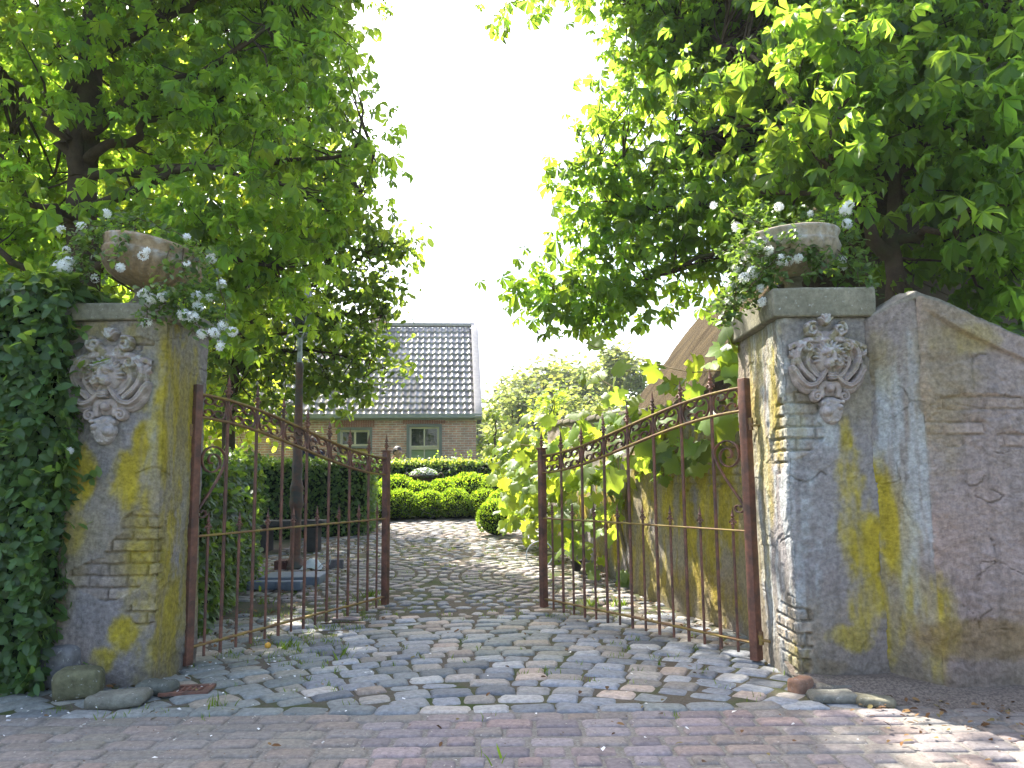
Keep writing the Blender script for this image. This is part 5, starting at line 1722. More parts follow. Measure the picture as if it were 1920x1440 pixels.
# ------------------------------------------------------------------ grape vine on the garden wall
t = empty('grape_vine', (1.15, 8.1, 0.1), 0, 'large leaved grape vine sprawling over the garden wall beside the open gate', 'vine')
off = np.array(t.location)
ms = MB()
for st in [[(1185, 1085, 8.0), (1175, 1000, 8.0), (1180, 930, 7.9), (1170, 860, 7.8), (1230, 790, 7.0), (1330, 740, 6.0)], [(1180, 1080, 8.05), (1160, 960, 8.1), (1120, 880, 8.4), (1040, 870, 9.6), (960, 860, 11.5)], [(1172, 860, 7.8), (1230, 850, 7.2), (1330, 840, 6.2), (1390, 830, 5.6)]]:
    P = [at(*q) - off for q in st]; limb(ms, P, .022, .008, 6, .015, 16)
ten = [[(1400, 690, 5.5), (1300, 700, 5.9), (1235, 685, 6.2), (1150, 655, 6.6), (1085, 645, 6.9)], [(1330, 770, 6.2), (1270, 720, 6.5), (1200, 690, 6.8)], [(1180, 760, 7.3), (1120, 700, 7.8), (1070, 680, 8.2)], [(1120, 830, 8.2), (1050, 790, 9), (1000, 770, 9.6)], [(1040, 840, 9.6), (960, 830, 10.5), (905, 845, 11.2)], [(1390, 650, 5.4), (1370, 610, 5.3), (1375, 560, 5.2)], [(1250, 800, 6.8), (1180, 770, 7.2), (1100, 770, 7.8)]]
tp_ = []
for st in ten:
    P = np.array([at(*q) - off for q in st]); Q = limb(ms, P, .006, .0025, 5, .012, 16)
    tp_.append(Q[::2] + off)
ms.build('stems_or_shade_core', M['vine_stem'], t)
bl = px_blobs([(1360, 710, 5.6, .15, .35), (1300, 745, 5.9, .13, .3), (1250, 780, 6.3, .14, .35), (1290, 790, 6.0, .20, .6), (1350, 790, 5.7, .17, .6), (1220, 810, 6.8, .28), (1170, 850, 7.5, .32), (1120, 870, 8.2, .36), (1070, 890, 9.2, .42), (1010, 880, 10.2, .46), (975, 900, 11.2, .44), (955, 860, 11.6, .36),
               (1100, 960, 8.6, .30), (1040, 960, 10.0, .42), (1000, 980, 11, .32), (1080, 1030, 9.0, .22), (1160, 930, 7.9, .22), (1230, 860, 6.9, .22), (1300, 850, 6.1, .14), (1270, 840, 6.4, .16), (1100, 810, 8.4, .24), (1040, 820, 9.4, .26), (1150, 780, 7.6, .20, .6), (1040, 1060, 9.6, .16), (1120, 1060, 8.6, .12), (930, 850, 11.5, .22), (985, 820, 10.8, .3), (1370, 670, 5.5, .12), (1140, 1000, 8.2, .12), (960, 960, 11.6, .3), (1175, 1085, 8.0, .08)])
P, O = blob_pts(bl, 88, 3.0)
P = np.concatenate([P] + [q + rng.normal(0, .05, q.shape) for q in tp_])
O = np.concatenate([O, rnd_unit(len(P) - len(O))])
n = len(P)
up = np.stack([-.55 + rng.normal(0, .45, n), -.45 + rng.normal(0, .45, n), .8 + rng.normal(0, .3, n)], -1) + O * .5
d = np.stack([rng.normal(0, .6, n) - .3, rng.normal(0, .6, n) - .3, -.8 + rng.normal(0, .3, n)], -1)
mb = MB(); scatter(mb, VINE, P - off, rots(d, up), .16 * (1 + .28 * rng.normal(size=n)).clip(.45, 1.6), leaf_cols(n, .22, .25))
mb.build('foliage', M['vine_leaf'], t)

# ------------------------------------------------------------------ brick house
ca = at(893, 860, 20.5); HB = float(gz(20.5))
t = empty('brick_house', (ca[0], 20.5, HB), math.radians(5), 'red brick house with a steep grey pantile roof and a yellow door', 'house')
EZ = at(893, 779, 20.5)[2] - HB
RD = 2.45; RZ = at(890, 612, 22.9)[2] - HB
mb = MB()
# front wall with openings for window and door, side and back walls
win = (-1.83, -.90, .45, EZ - .22); dor = (-3.62, -2.72, 0.0, EZ - .30)
HW = 9.0


def wallrect(mb, x0, x1, z0, z1, y=0.):
    mb.add([(x0, y, z0), (x1, y, z0), (x1, y, z1), (x0, y, z1)], np.array([[0, 1, 2, 3]]))


xs_ = [-HW, dor[0], dor[1], win[0], win[1], 0]
wallrect(mb, -HW, dor[0], -.1, EZ); wallrect(mb, dor[1], win[0], -.1, EZ); wallrect(mb, win[1], 0, -.1, EZ)
wallrect(mb, dor[0], dor[1], dor[3], EZ); wallrect(mb, win[0], win[1], win[3], EZ); wallrect(mb, win[0], win[1], -.1, win[2])
for (x0, x1, z0, z1) in (win, dor):
    mb.add([(x0, 0, z0), (x0, .12, z0), (x0, .12, z1), (x0, 0, z1)], np.array([[0, 1, 2, 3]])); mb.add([(x1, 0, z0), (x1, 0, z1), (x1, .12, z1), (x1, .12, z0)], np.array([[0, 1, 2, 3]]))
    mb.add([(x0, 0, z1), (x0, .12, z1), (x1, .12, z1), (x1, 0, z1)], np.array([[0, 1, 2, 3]]))
for x in (0, -HW):
    mb.add([(x, 0, -.1), (x, 2 * RD, -.1), (x, 2 * RD, EZ), (x, RD, RZ - .1), (x, 0, EZ)], [(0, 1, 2, 3, 4)])
mb.add([(-HW, 2 * RD, -.1), (0, 2 * RD, -.1), (0, 2 * RD, EZ), (-HW, 2 * RD, EZ)], np.array([[0, 1, 2, 3]]))
mb.build('wall', M['house_brick'], t, smooth=False)
# soldier course over the openings
for (x0, x1, z0, z1) in (win, dor):
    mb = MB()
    k = int((x1 - x0 + .2) / .062)
    for q in range(k):
        box(mb, (x0 - .1 + (q + .5) * .062, -.004, z1 + .1), (.052, .02, .19), (.30, .14, .11))
    mb.build('lintel', M['brick'], t, smooth=False)
# roof: pantiles as a rolled height field, 15 courses
SL = math.hypot(RD, RZ - EZ); ang = math.atan2(RZ - EZ, RD)
mb = MB()
nc = 15; TW = .165
for side in (0, 1):
    xs2 = np.arange(-HW, 0.0001, TW / 8)
    us = []
    for c_ in range(nc):
        us += [c_ + .0, c_ + .25, c_ + .5, c_ + .75, c_ + .999]
    us = np.array(us) / nc
    X, U = np.meshgrid(xs2, us, indexing='ij')
    ph = (X / TW) % 1
    roll = .028 * np.maximum(0, np.sin(ph * 2 * PI)) + .008 * np.sin(ph * 2 * PI)
    step = .038 * (1 - (U * nc) % 1) 
    jit = .014 * (_h2(np.floor(X / TW), np.floor(U * nc), 3) - .5)
    hgt = roll + step + jit + .03
    yy = U * SL * math.cos(ang) - hgt * math.sin(ang) - .10 * math.cos(ang); zz = EZ + U * SL * math.sin(ang) + hgt * math.cos(ang) - .10 * math.sin(ang)
    if side: yy = 2 * RD - yy
    a, b = X.shape
    i, j = np.meshgrid(np.arange(a - 1), np.arange(b - 1), indexing='ij')
    f = np.stack([i * b + j, (i + 1) * b + j, (i + 1) * b + j + 1, i * b + j + 1], -1).reshape(-1, 4)
    tone = (.62 + .6 * _h2(np.floor(X / TW), np.floor(U * nc), 9)) * (.7 + .6 * fbm2(X * 1.1, U * 4, 21, 4))
    C = np.array([.31, .285, .27])[None, None] * tone[..., None]
    mb.add(np.stack([X, yy, zz], -1).reshape(-1, 3), f if not side else f[:, ::-1], C.reshape(-1, 3))
mb.build('roof', M['rooftile'], t)
mb = MB(); rbox(mb, (-HW / 2, RD, RZ + .04), (HW + .1, .22, .12), .03, .6); mb.build('ridge', M['wood_board'], t)
mb = MB()
R_ = _rx(ang)
rbox(mb, (.06, RD / 2 - .06, (EZ + RZ) / 2 + .0), (.2, SL + .22, .16), .01, .6, R=R_)
mb.build('verge_board', M['wood_board'], t)
mb = MB()
rbox(mb, (.06, RD * 1.5 + .06, (EZ + RZ) / 2 + .0), (.2, SL + .22, .16), .01, .6, R=_rx(-ang))
mb.build('verge_board', M['wood_board'], t)
mb = MB()
box(mb, (-HW / 2 + .08, -.10, EZ - .02), (HW + .16, .14, .10)); box(mb, (-HW / 2 + .08, -.13, EZ + .035), (HW + .16, .012, .02)); box(mb, (-HW / 2, -.03, EZ - .09), (HW, .06, .05))
mb.build('gutter', M['zinc'], t, smooth=False)
mb = MB(); box(mb, (.08, 0.02, EZ - .12), (.12, .14, .2)); mb.build('eaves_block', M['lamp_iron'], t, smooth=False)
# chimney on the ridge
mb = MB(); rbox(mb, (-2.75, RD, RZ + .25), (.5, .45, .8), .01, .3); mb.build('chimney', M['house_brick'], t, smooth=False)


def frame(mb, x0, x1, z0, z1, w, y, d):
    box(mb, ((x0 + x1) / 2, y, z1 - w / 2), (x1 - x0, d, w)); box(mb, ((x0 + x1) / 2, y, z0 + w / 2), (x1 - x0, d, w))
    box(mb, (x0 + w / 2, y, (z0 + z1) / 2), (w, d, z1 - z0 - 2 * w)); box(mb, (x1 - w / 2, y, (z0 + z1) / 2), (w, d, z1 - z0 - 2 * w))


w_ = empty('window', (0, 0, 0)); w_.parent = t
x0, x1, z0, z1 = win
mb = MB(); frame(mb, x0, x1, z0, z1, .075, .02, .10); mb.build('casing', M['grey_paint'], w_, smooth=False)
zm = z1 - .62
mb = MB()
frame(mb, x0 + .076, x1 - .076, zm, z1 - .076, .05, .05, .05); frame(mb, x0 + .076, x1 - .076, z0 + .076, zm - .001, .05, .065, .05)
box(mb, ((x0 + x1) / 2, .05, (zm + z1) / 2 - .04), (.035, .04, z1 - zm - .17)); box(mb, ((x0 + x1) / 2, .065, (zm + z0) / 2 + .04), (.03, .04, zm - z0 - .17))
mb.build('sash', M['cream_paint'], w_, smooth=False)
mb = MB(); wallrect(mb, x0 + .1, x1 - .1, zm + .03, z1 - .1, .072); mb.build('upper_pane', M['glass'], w_, smooth=False)
mb = MB(); wallrect(mb, x0 + .1, x1 - .1, z0 + .1, zm - .03, .086); mb.build('lower_pane', M['frosted'], w_, smooth=False)
d_ = empty('door', (0, 0, 0)); d_.parent = t
x0, x1, z0, z1 = dor
mb = MB(); frame(mb, x0, x1, z0, z1, .07, .02, .10); zt_ = z1 - .52; box(mb, ((x0 + x1) / 2, .02, zt_ - .0), (x1 - x0 - .142, .10, .05)); mb.build('casing', M['grey_paint'], d_, smooth=False)
mb = MB(); frame(mb, x0 + .071, x1 - .071, zt_ + .026, z1 - .071, .055, .05, .05); box(mb, ((x0 + x1) / 2, .05, (zt_ + z1) / 2 - .02), (.05, .045, z1 - zt_ - .2)); mb.build('transom', M['cream_paint'], d_, smooth=False)
mb = MB(); wallrect(mb, x0 + .11, x1 - .11, zt_ + .06, z1 - .11, .068); mb.build('pane', M['glass'], d_, smooth=False)
mb = MB(); k = 9; pw = (x1 - x0 - .142) / k
for q in range(k):
    rbox(mb, (x0 + .071 + (q + .5) * pw, .06, (z0 + zt_) / 2 - .03), (pw - .006, .04, zt_ - z0 - .02), .006, .5)
box(mb, ((x0 + x1) / 2, .036, zt_ - .18), (x1 - x0 - .15, .012, .022))
mb.build('boards', M['yellow_paint'], d_, smooth=False)

# ------------------------------------------------------------------ thatched barn
t = empty('thatched_barn', (5.7, 10.2, 0.1), 0, 'barn with a steep brown thatched roof behind the garden wall', 'barn')
off = np.array(t.location)
nu, nv = 90, 90
U, V = np.meshgrid(np.linspace(0, 1, nu), np.linspace(0, 1, nv), indexing='ij')
pe0 = at(1196, 800, 14.2); pr0 = at(1392, 540, 15.0)
ex = 1.75
rz_ = 6.7
YY = 6.2 + V * 8.0 + .4 * U + .25 * (fbm2(U * 14, V * 3, 8, 4) - .5)
XX = ex + U * 4.0
ZZ = 1.95 + (rz_ - 1.95) * U + .10 * np.sin(U * PI) + .16 * (fbm2(U * 9, V * 14, 3, 4) - .5) + .14 * (sst(.9, 1, V) * -1)
i, j = np.meshgrid(np.arange(nu - 1), np.arange(nv - 1), indexing='ij')
f = np.stack([i * nv + j, i * nv + j + 1, (i + 1) * nv + j + 1, (i + 1) * nv + j], -1).reshape(-1, 4)
mb = MB()
top = np.stack([XX, YY, ZZ], -1).reshape(-1, 3)
bot = top + np.array([.12, 0, -.32])
# mirrored far slope
top2 = top * np.array([-1, 1, 1]) + np.array([2 * (ex + 4.0), 0, 0])
tc_ = (np.array([.066, .049, .026])[None] * (.45 + 1.1 * fbm2((V * 70).ravel(), (U * 9).ravel(), 13, 4))[:, None]) * (.7 + .6 * fbm2((V * 9).ravel(), (U * 6).ravel(), 19, 4))[:, None]
mb.add(top - off, f[:, ::-1], tc_); mb.add(bot - off, f, tc_); mb.add(top2 - off, f, tc_)
for e in (0, nv - 1):
    a = np.arange(nu) * nv + e
    v = np.concatenate([top[a], bot[a]]); n_ = nu
    mb.add(v - off, np.array([[q, q + 1, n_ + q + 1, n_ + q] for q in range(n_ - 1)]), (.07, .05, .03))
v = np.concatenate([top[:nv], bot[:nv]]); mb.add(v - off, np.array([[q, q + 1, nv + q + 1, nv + q] for q in range(nv - 1)]), (.07, .05, .03))
mb.build('thatched_roof', M['thatch'], t)
mb = MB()
for (x0, y0, x1, y1) in ((ex + .5, 6.6, ex + .5, 14.0), (ex + 7.5, 6.6, ex + 7.5, 14.0)):
    mb.add(np.array([(x0, y0, -.1), (x1, y1, -.1), (x1, y1, 2.5), (x0, y0, 2.5)]) - off, np.array([[0, 1, 2, 3]]))
for y0 in (6.6, 14.0):
    mb.add(np.array([(ex + .5, y0, -.1), (ex + 7.5, y0, -.1), (ex + 7.5, y0, 2.3), (ex + 4.0, y0, rz_ - .45), (ex + .5, y0, 2.3)]) - off, [(0, 1, 2, 3, 4)])
mb.build('wall', M['barn_board'], t, smooth=False)

# ------------------------------------------------------------------ lamp post
g_ = G(553, 1066)
t = empty('lamp_post', g_, 0, 'rusty cast iron lamp post with a pale lantern bracket among the leaves, behind the gate', 'lamp post')
Yl = g_[1]


def zz(py): return at(560, py, Yl)[2] - g_[2]


mb = MB(); lathe(mb, [(0, 0), (.115, 0), (.115, .03), (.095, .05), (.092, .10), (.075, .13), (.07, .16)], 8); mb.build('base', M['lamp_iron'], t)
mb = MB(); lathe(mb, [(.066, .14), (.062, zz(958)), (.07, zz(952))], 16, ribs=(8, .08, .2, zz(965))); mb.build('pedestal', M['lamp_iron'], t)
mb = MB(); lathe(mb, [(.06, zz(955)), (.08, zz(950)), (.085, zz(944)), (.08, zz(938)), (.075, zz(930)), (.075, zz(920)), (.085, zz(916)), (.07, zz(908)), (.06, zz(900)), (.062, zz(880)), (.07, zz(874)), (.06, zz(868))], 20); mb.build('collar', M['lamp_iron'], t)
mb = MB(); lathe(mb, [(.058, zz(872)), (.05, zz(780)), (.043, zz(700)), (.05, zz(696)), (.05, zz(684)), (.042, zz(680)), (0, zz(679))], 16); mb.build('shaft', M['lamp_iron'], t)
mb = MB(); lathe(mb, [(.034, zz(680)), (.03, zz(660)), (.028, zz(645)), (.036, zz(640)), (.03, zz(634)), (0, zz(633))], 12); mb.build('neck', M['pale_metal'], t)
mb = MB(); zA, zB, zC = zz(634), zz(560), zz(530)
for sx_ in (-1, 1):
    for sy_ in (-1, 1):
        tube(mb, [(sx_ * .02, sy_ * .02, zA), (sx_ * .07, sy_ * .07, zA + .06), (sx_ * .12, sy_ * .12, zB)], .011, 6)
for a, b in ((-1, 0), (1, 0), (0, -1), (0, 1)):
    for h_, zq in ((.072, zA + .06), (.12, zB)):
        p0 = (a * h_ - b * h_, b * h_ + a * h_, zq); p1 = (a * h_ + b * h_, b * h_ - a * h_, zq); tube(mb, [p0, p1], .010, 6)
lathe(mb, [(.19, zB), (.18, zB + .02), (.10, zC), (.04, zC + .06), (.03, zC + .10), (0, zC + .12)], 4, R=_rz(PI / 4))
mb.build('lantern', M['pale_metal'], t)
mb = MB()
for q in range(4):
    R_ = _rz(q * PI / 2)
    v = np.array([(-.066, -.068, zA + .07), (.066, -.068, zA + .07), (.112, -.115, zB - .012), (-.112, -.115, zB - .012)]) @ R_.T
    mb.add(v, np.array([[0, 1, 2, 3]]))
mb.build('lantern_glass', M['glass'], t, smooth=False)

# ------------------------------------------------------------------ bench, slabs and bits by the lamp post
g_ = G(533, 1036)
t = empty('stone_bench', g_, 0, 'old stone bench with a thick slab seat against the dark hedge', 'bench')
zs_ = at(533, 983, g_[1])[2] - g_[2]
mb = MB(); rbox(mb, (0, .25, zs_), (1.02, .42, .085), .015, .08, .008, 6, 3, (1, 1, 1)); mb.build('seat', M['bench_shade'], t)
for s in (-1, 1):
    mb = MB(); rbox(mb, (s * .34, .25, zs_ / 2 - .03), (.14, .32, zs_ - .04), .02, .08, .008, 6, 3); mb.build('support', M['bench_shade'], t)
g_ = G(552, 1098)
t = empty('stone_slab', (g_[0], g_[1], g_[2]), .05, 'wide blue grey stone slab lying in front of the lamp post', 'paving slab', 'loose blue grey stones by the lamp post')
mb = MB(); rbox(mb, (-.05, .22, .045), (.62, .52, .09), .012, .1, .004, 6, 1); mb.build('block', M['slate'], t)
g_ = G(553, 1104)
t = empty('stone_slab', (g_[0] - .02, g_[1] - .08, g_[2]), -.03, 'small blue grey stone block in front of the wide slab', 'stone block', 'loose blue grey stones by the lamp post')
mb = MB(); rbox(mb, (0, .0, .045), (.24, .14, .09), .012, .06, .004, 6, 2); mb.build('block', M['slate'], t)
g_ = G(511, 1103)
t = empty('stone_slab', (g_[0] - .08, g_[1] - .04, g_[2]), .02, 'blue grey stone block half under the side hedge beside the wide slab', 'stone block', 'loose blue grey stones by the lamp post')
mb = MB(); rbox(mb, (0, .0, .04), (.3, .16, .08), .012, .06, .004, 6, 4); mb.build('block', M['slate'], t)


def lone_block(name, px, py, sz, rz, col, label, cat, mat='stone', seed=0, r=.02, amp=.01, group=None, sink=.1):
    g_ = G(px, py)
    mb = MB(); rbox(mb, (0, 0, sz[2] * (.5 - sink)), sz, r, min(sz) / 9, amp, 9, seed, col, None, .7)
    o = mb.build(name, M[mat]); o.location = tuple(g_); o.rotation_euler = (0, 0, rz)
    return tag(o, label, cat, group)


lone_block('brick_block', 528, 1066, (.14, .2, .11), .1, (.10, .05, .045), 'dark red brick lying just beside the foot of the lamp post', 'brick', r=.008, amp=.003)
lone_block('concrete_block', 628, 1064, (.2, .14, .11), .2, (.14, .13, .14), 'grey purple concrete block beyond the pale rag', 'block', r=.012, amp=.006)
g_ = G(585, 1066)
mb = MB()
U, V = np.meshgrid(np.linspace(-1, 1, 26), np.linspace(-1, 1, 26), indexing='ij')
H = np.clip(1.2 - U ** 2 - V ** 2, 0, 1) * (.04 + .12 * fbm2(U * 2.2, V * 2.2, 5, 4))
i, j = np.meshgrid(np.arange(25), np.arange(25), indexing='ij')
mb.add(np.stack([U * .13, V * .11, H], -1).reshape(-1, 3), np.stack([i * 26 + j, (i + 1) * 26 + j, (i + 1) * 26 + j + 1, i * 26 + j + 1], -1).reshape(-1, 4))
o = mb.build('crumpled_rag', M['rag']); o.location = tuple(g_); tag(o, 'crumpled pale sheet lying beside the lamp post foot', 'rag')
mb = MB(); tube(mb, [(0, 0, .01), (.1, .02, .10), (.16, .03, .17)], .006, 6); tube(mb, [(.16, .03, .17), (.165, .03, .12), (.15, .03, .06)], .005, 6)
o = mb.build('metal_rod', M['pale_metal']); o.location = tuple(G(592, 1070)); tag(o, 'thin bent pale metal rod leaning by the crumpled sheet', 'rod')
mb = MB(); rbox(mb, (0, 0, .012), (.24, .09, .022), .008, .03, .004, 8, 6, (.30, .24, .22), None, .3)
o = mb.build('flat_stone', M['stone']); o.location = tuple(G(650, 1163)); o.rotation_euler = (0, 0, .1); tag(o, 'flat pinkish stone sliver on the cobbles under the gate', 'stone')
mb = MB(); tube(mb, [(-.2, 0, .012), (-.05, .005, .02), (.08, -.004, .018), (.19, .01, .012)], [.005, .006, .007, .004], 6)
o = mb.build('dry_stick', M['twig']); o.location = tuple(G(648, 1172)); tag(o, 'thin dry stick lying in front of the flat pinkish stone', 'stick')
mb = MB(); lathe(mb, [(.0005, -.021)] + [(.022 * math.cos(a), .021 * math.sin(a)) for a in np.linspace(-1.4, 1.4, 12)] + [(.004, .0195), (.0005, .018)], 18)
o = mb.build('orange_fruit', M['orange']); o.location = tuple(G(502, 1216) + np.array([0, 0, .02])); tag(o, 'small orange fruit lying on the mossy cobbles by the gate bars', 'fruit')

# rocks at the foot of the pillar
for q, (px, py, sz, rz, col, lb) in enumerate([(150, 1305, (.24, .17, .16), .3, (.12, .115, .065), 'mossy rounded boulder at the foot of the pillar'), (110, 1285, (.26, .2, .24), -.2, (.15, .145, .14), 'tall grey stone half under the front hedge'),
                                               (225, 1318, (.28, .18, .06), .1, (.15, .145, .115), 'low flat grey stone at the foot of the pillar'), (298, 1298, (.2, .14, .07), -.1, (.11, .115, .095), 'dark wedge shaped stone beside the rusty drain grate')]):
    lone_block('field_stone', px, py, sz, rz, col, lb, 'stone', 'stone', q + 3, .045, .028, 'loose stones at the pillar foot', .05)
for q, (px, py, sz, rz, col, lb) in enumerate([(1500, 1292, (.12, .10, .09), .5, (.26, .15, .10), 'broken brick piece at the sunlit corner of the pillar'), (1580, 1292, (.3, .18, .05), -.1, (.15, .14, .12), 'flat stone sunk in the soil below the pillar'),
                                               (1640, 1318, (.19, .13, .05), -.25, (.15, .14, .10), 'long mossy kerb stone at the edge of the soil'), (1560, 1310, (.22, .14, .045), -.12, (.15, .145, .12), 'mossy kerb stone below the broken brick')]):
    lone_block('edge_stone', px, py, sz, rz, col, lb, 'stone', 'stone', q + 13, .022, .022, 'loose stones below the pillar', .3)
lone_block('grey_stone', 1160, 1078, (.16, .14, .16), .2, (.22, .24, .27), 'pale grey stone standing at the foot of the vine', 'stone', 'stone', 31, .05, .01)
# drain grate
g_ = G(352, 1297)
t = empty('drain_grate', (g_[0], g_[1], .004), .12, 'small rusty iron drain grate set in the stones by the pillar', 'drain grate')
mb = MB(); box(mb, (0, .075, .006), (.26, .03, .016)); box(mb, (0, -.075, .006), (.26, .03, .016)); box(mb, (-.115, 0, .006), (.03, .119, .016)); box(mb, (.115, 0, .006), (.03, .119, .016)); mb.build('rim', M['rust'], t, smooth=False)
mb = MB()
for q in range(7): box(mb, (-.09 + q * .03, 0, .004), (.009, .118, .012))
for q in range(3): box(mb, (0, -.03 + q * .03, .002), (.198, .008, .010))
mb.build('grid', M['rust'], t, smooth=False)
mb = MB(); box(mb, (0, 0, -.012), (.2, .12, .004)); mb.build('pit_shade_plate', M['core'], t, smooth=False)  # dark plate: shade of the hollow below the grate put into colour


def pot(px, py, r, h, label):
    g_ = G(px, py)
    mb = MB(); lathe(mb, [(0, 0), (r * .72, 0), (r * .95, h * .86), (r * 1.05, h * .86), (r * 1.05, h), (r * .9, h), (r * .85, h * .8), (0, h * .78)], 20)
    o = mb.build('flower_pot', M['terracotta']); o.location = tuple(g_); return tag(o, label, 'flower pot', 'dark flower pots under the vine')


pot(1081, 1070, .065, .12, 'small dark flower pot standing out in front of the vine foot')
pot(1092, 1040, .085, .2, 'taller dark flower pot against the wall under the vine')
mb = MB(); a = np.linspace(0, 2 * PI, 40)
tube(mb, np.stack([.16 * np.cos(a), .05 * np.sin(a), .16 + .15 * np.sin(a)], -1), .006, 6, cap=False)
o = mb.build('wire_hoop', M['pale_metal']); o.location = tuple(G(1012, 1066)); o.rotation_euler = (0, 0, -.3); tag(o, 'thin grey wire hoop leaning at the edge of the vine by the latch post', 'hoop')


# ------------------------------------------------------------------ people behind the hedges
def person(loc, rz, label, h, bend, shirt, stripe=None, female=False):
    t = empty('person', loc, rz, label, 'person', 'people standing behind the hedges')
    k = h / 1.75
    me = bpy.data.meshes.new('body')
    b = bend
    J = {'pel': (0, 0, .95), 'wai': (0, -.02 * b, 1.08), 'che': (0, -.10 * b, 1.30), 'nec': (0, -.16 * b, 1.47), 'hb': (0, -.19 * b - .005, 1.54), 'hm': (0, -.24 * b - .03, 1.62), 'ht': (0, -.24 * b - .02, 1.70), 'nose': (0, -.27 * b - .115, 1.605), 'chin': (0, -.26 * b - .07, 1.545)}
    for s, n in ((-1, 'l'), (1, 'r')):
        J['sh' + n] = (s * .19, -.12 * b, 1.42); J['el' + n] = (s * .25, -.10 * b - .06, 1.14); J['wr' + n] = (s * .17, -.12 * b - .26, 1.02); J['ha' + n] = (s * .15, -.12 * b - .34, 1.01)
        J['f1' + n] = (s * .13, -.12 * b - .42, .99); J['f2' + n] = (s * .155, -.12 * b - .43, .99); J['f3' + n] = (s * .175, -.12 * b - .415, .99); J['th' + n] = (s * .11, -.12 * b - .36, 1.02)
        J['hi' + n] = (s * .10, 0, .88); J['kn' + n] = (s * .11, -.02, .48); J['an' + n] = (s * .11, .02, .09); J['to' + n] = (s * .12, -.14, .035)
    rad = {'pel': .135, 'wai': .125, 'che': .145, 'nec': .058, 'hb': .068, 'hm': .095, 'ht': .075, 'nose': .018, 'chin': .035, 'sh': .07, 'el': .046, 'wr': .032, 'ha': .036, 'f1': .010, 'f2': .010, 'f3': .010, 'th': .011, 'hi': .095, 'kn': .062, 'an': .042, 'to': .036}
    E = [('pel', 'wai'), ('wai', 'che'), ('che', 'nec'), ('nec', 'hb'), ('hb', 'hm'), ('hm', 'ht'), ('hm', 'nose'), ('hb', 'chin')]
    for n in 'lr':
        E += [('che', 'sh' + n), ('sh' + n, 'el' + n), ('el' + n, 'wr' + n), ('wr' + n, 'ha' + n), ('ha' + n, 'f1' + n), ('ha' + n, 'f2' + n), ('ha' + n, 'f3' + n), ('ha' + n, 'th' + n), ('pel', 'hi' + n), ('hi' + n, 'kn' + n), ('kn' + n, 'an' + n), ('an' + n, 'to' + n)]
    nm = list(J)
    me.from_pydata([tuple(c * k for c in J[q]) for q in nm], [(nm.index(a), nm.index(c)) for a, c in E], [])
    me.materials.append(M['skin'])
    o = bpy.data.objects.new('body', me); COL.objects.link(o); o.parent = t
    md = o.modifiers.new('Skin', 'SKIN'); o.modifiers.new('Sub', 'SUBSURF').levels = 2
    o.modifiers['Sub'].render_levels = 2
    if not me.skin_vertices:
        return t
    for q, n in enumerate(nm):
        r = rad.get(n) or rad[n[:-1]]
        me.skin_vertices[0].data[q].radius = (r * k, r * k)
        me.skin_vertices[0].data[q].use_root = (n == 'pel')
    V = lambda n: np.array(J[n]) * k
    # clothing
    mb = MB()
    c0 = V('che')
    prof = [(.16, .90), (.165, 1.0), (.158, 1.12), (.175, 1.28), (.17, 1.38), (.11, 1.455), (.075, 1.475)]
    rows = []
    for r, z in prof:
        yb = -b * np.interp(z, [.95, 1.47], [0, .16])
        a = np.arange(20) * 2 * PI / 20
        rows.append(np.stack([r * 1.22 * np.cos(a), yb + r * .78 * np.sin(a), np.full(20, z)], -1) * k)
    A = np.array(rows); i, j = np.meshgrid(np.arange(len(prof) - 1), np.arange(20), indexing='ij')
    mb.add(A.reshape(-1, 3), np.stack([i * 20 + j, i * 20 + (j + 1) % 20, (i + 1) * 20 + (j + 1) % 20, (i + 1) * 20 + j], -1).reshape(-1, 4))
    for n in 'lr':
        tube(mb, [V('sh' + n) * [.75, 1, 1], V('sh' + n), (V('sh' + n) + V('el' + n)) / 2, V('el' + n) + [0, 0, .05]], np.array([.085, .088, .07, .062]) * k, 12, cap=False)
    mb.build('shirt', M[shirt], t)
    if stripe:
        mb = MB(); rbox(mb, (.14 * k, -.115 * k - .12 * b * k, 1.24 * k), (.10 * k, .06, .22 * k), .025, .03); mb.build('shirt_panel', M[stripe], t)
    mb = MB()
    for n in 'lr':
        tube(mb, [V('hi' + n) + [0, 0, .09], V('hi' + n), V('kn' + n), V('an' + n) + [0, 0, .02]], np.array([.125, .12, .083, .07]) * k, 12, cap=False)
    mb.build('trousers', M['trousers'], t)
    mb = MB()
    hc = V('hm') + np.array([0, .018, .028]) * k
    u = np.linspace(0, PI * (.62 if not female else .75), 10); a = np.arange(20) * 2 * PI / 20
    rows = []
    for q in u:
        r = .112 * k * math.sin(q); z = .122 * k * math.cos(q)
        back = np.clip(np.sin(a), 0, 1)
        zz_ = np.where((np.sin(a) < -.2) & (q > 1.25), .122 * k * math.cos(1.25), z)
        rows.append(np.stack([hc[0] + r * np.cos(a) * .92, hc[1] + r * np.sin(a) * 1.08, hc[2] + zz_], -1))
    A = np.array(rows); i, j = np.meshgrid(np.arange(len(u) - 1), np.arange(20), indexing='ij')
    fl = A.reshape(-1, 3); fl = fl + (fl - hc) * ((fbm3(fl, 30, 5) - .4) * .3)[:, None]
    mb.add(fl, np.stack([i * 20 + j, i * 20 + (j + 1) % 20, (i + 1) * 20 + (j + 1) % 20, (i + 1) * 20 + j], -1).reshape(-1, 4))
    mb.build('hair', M['hair'], t)
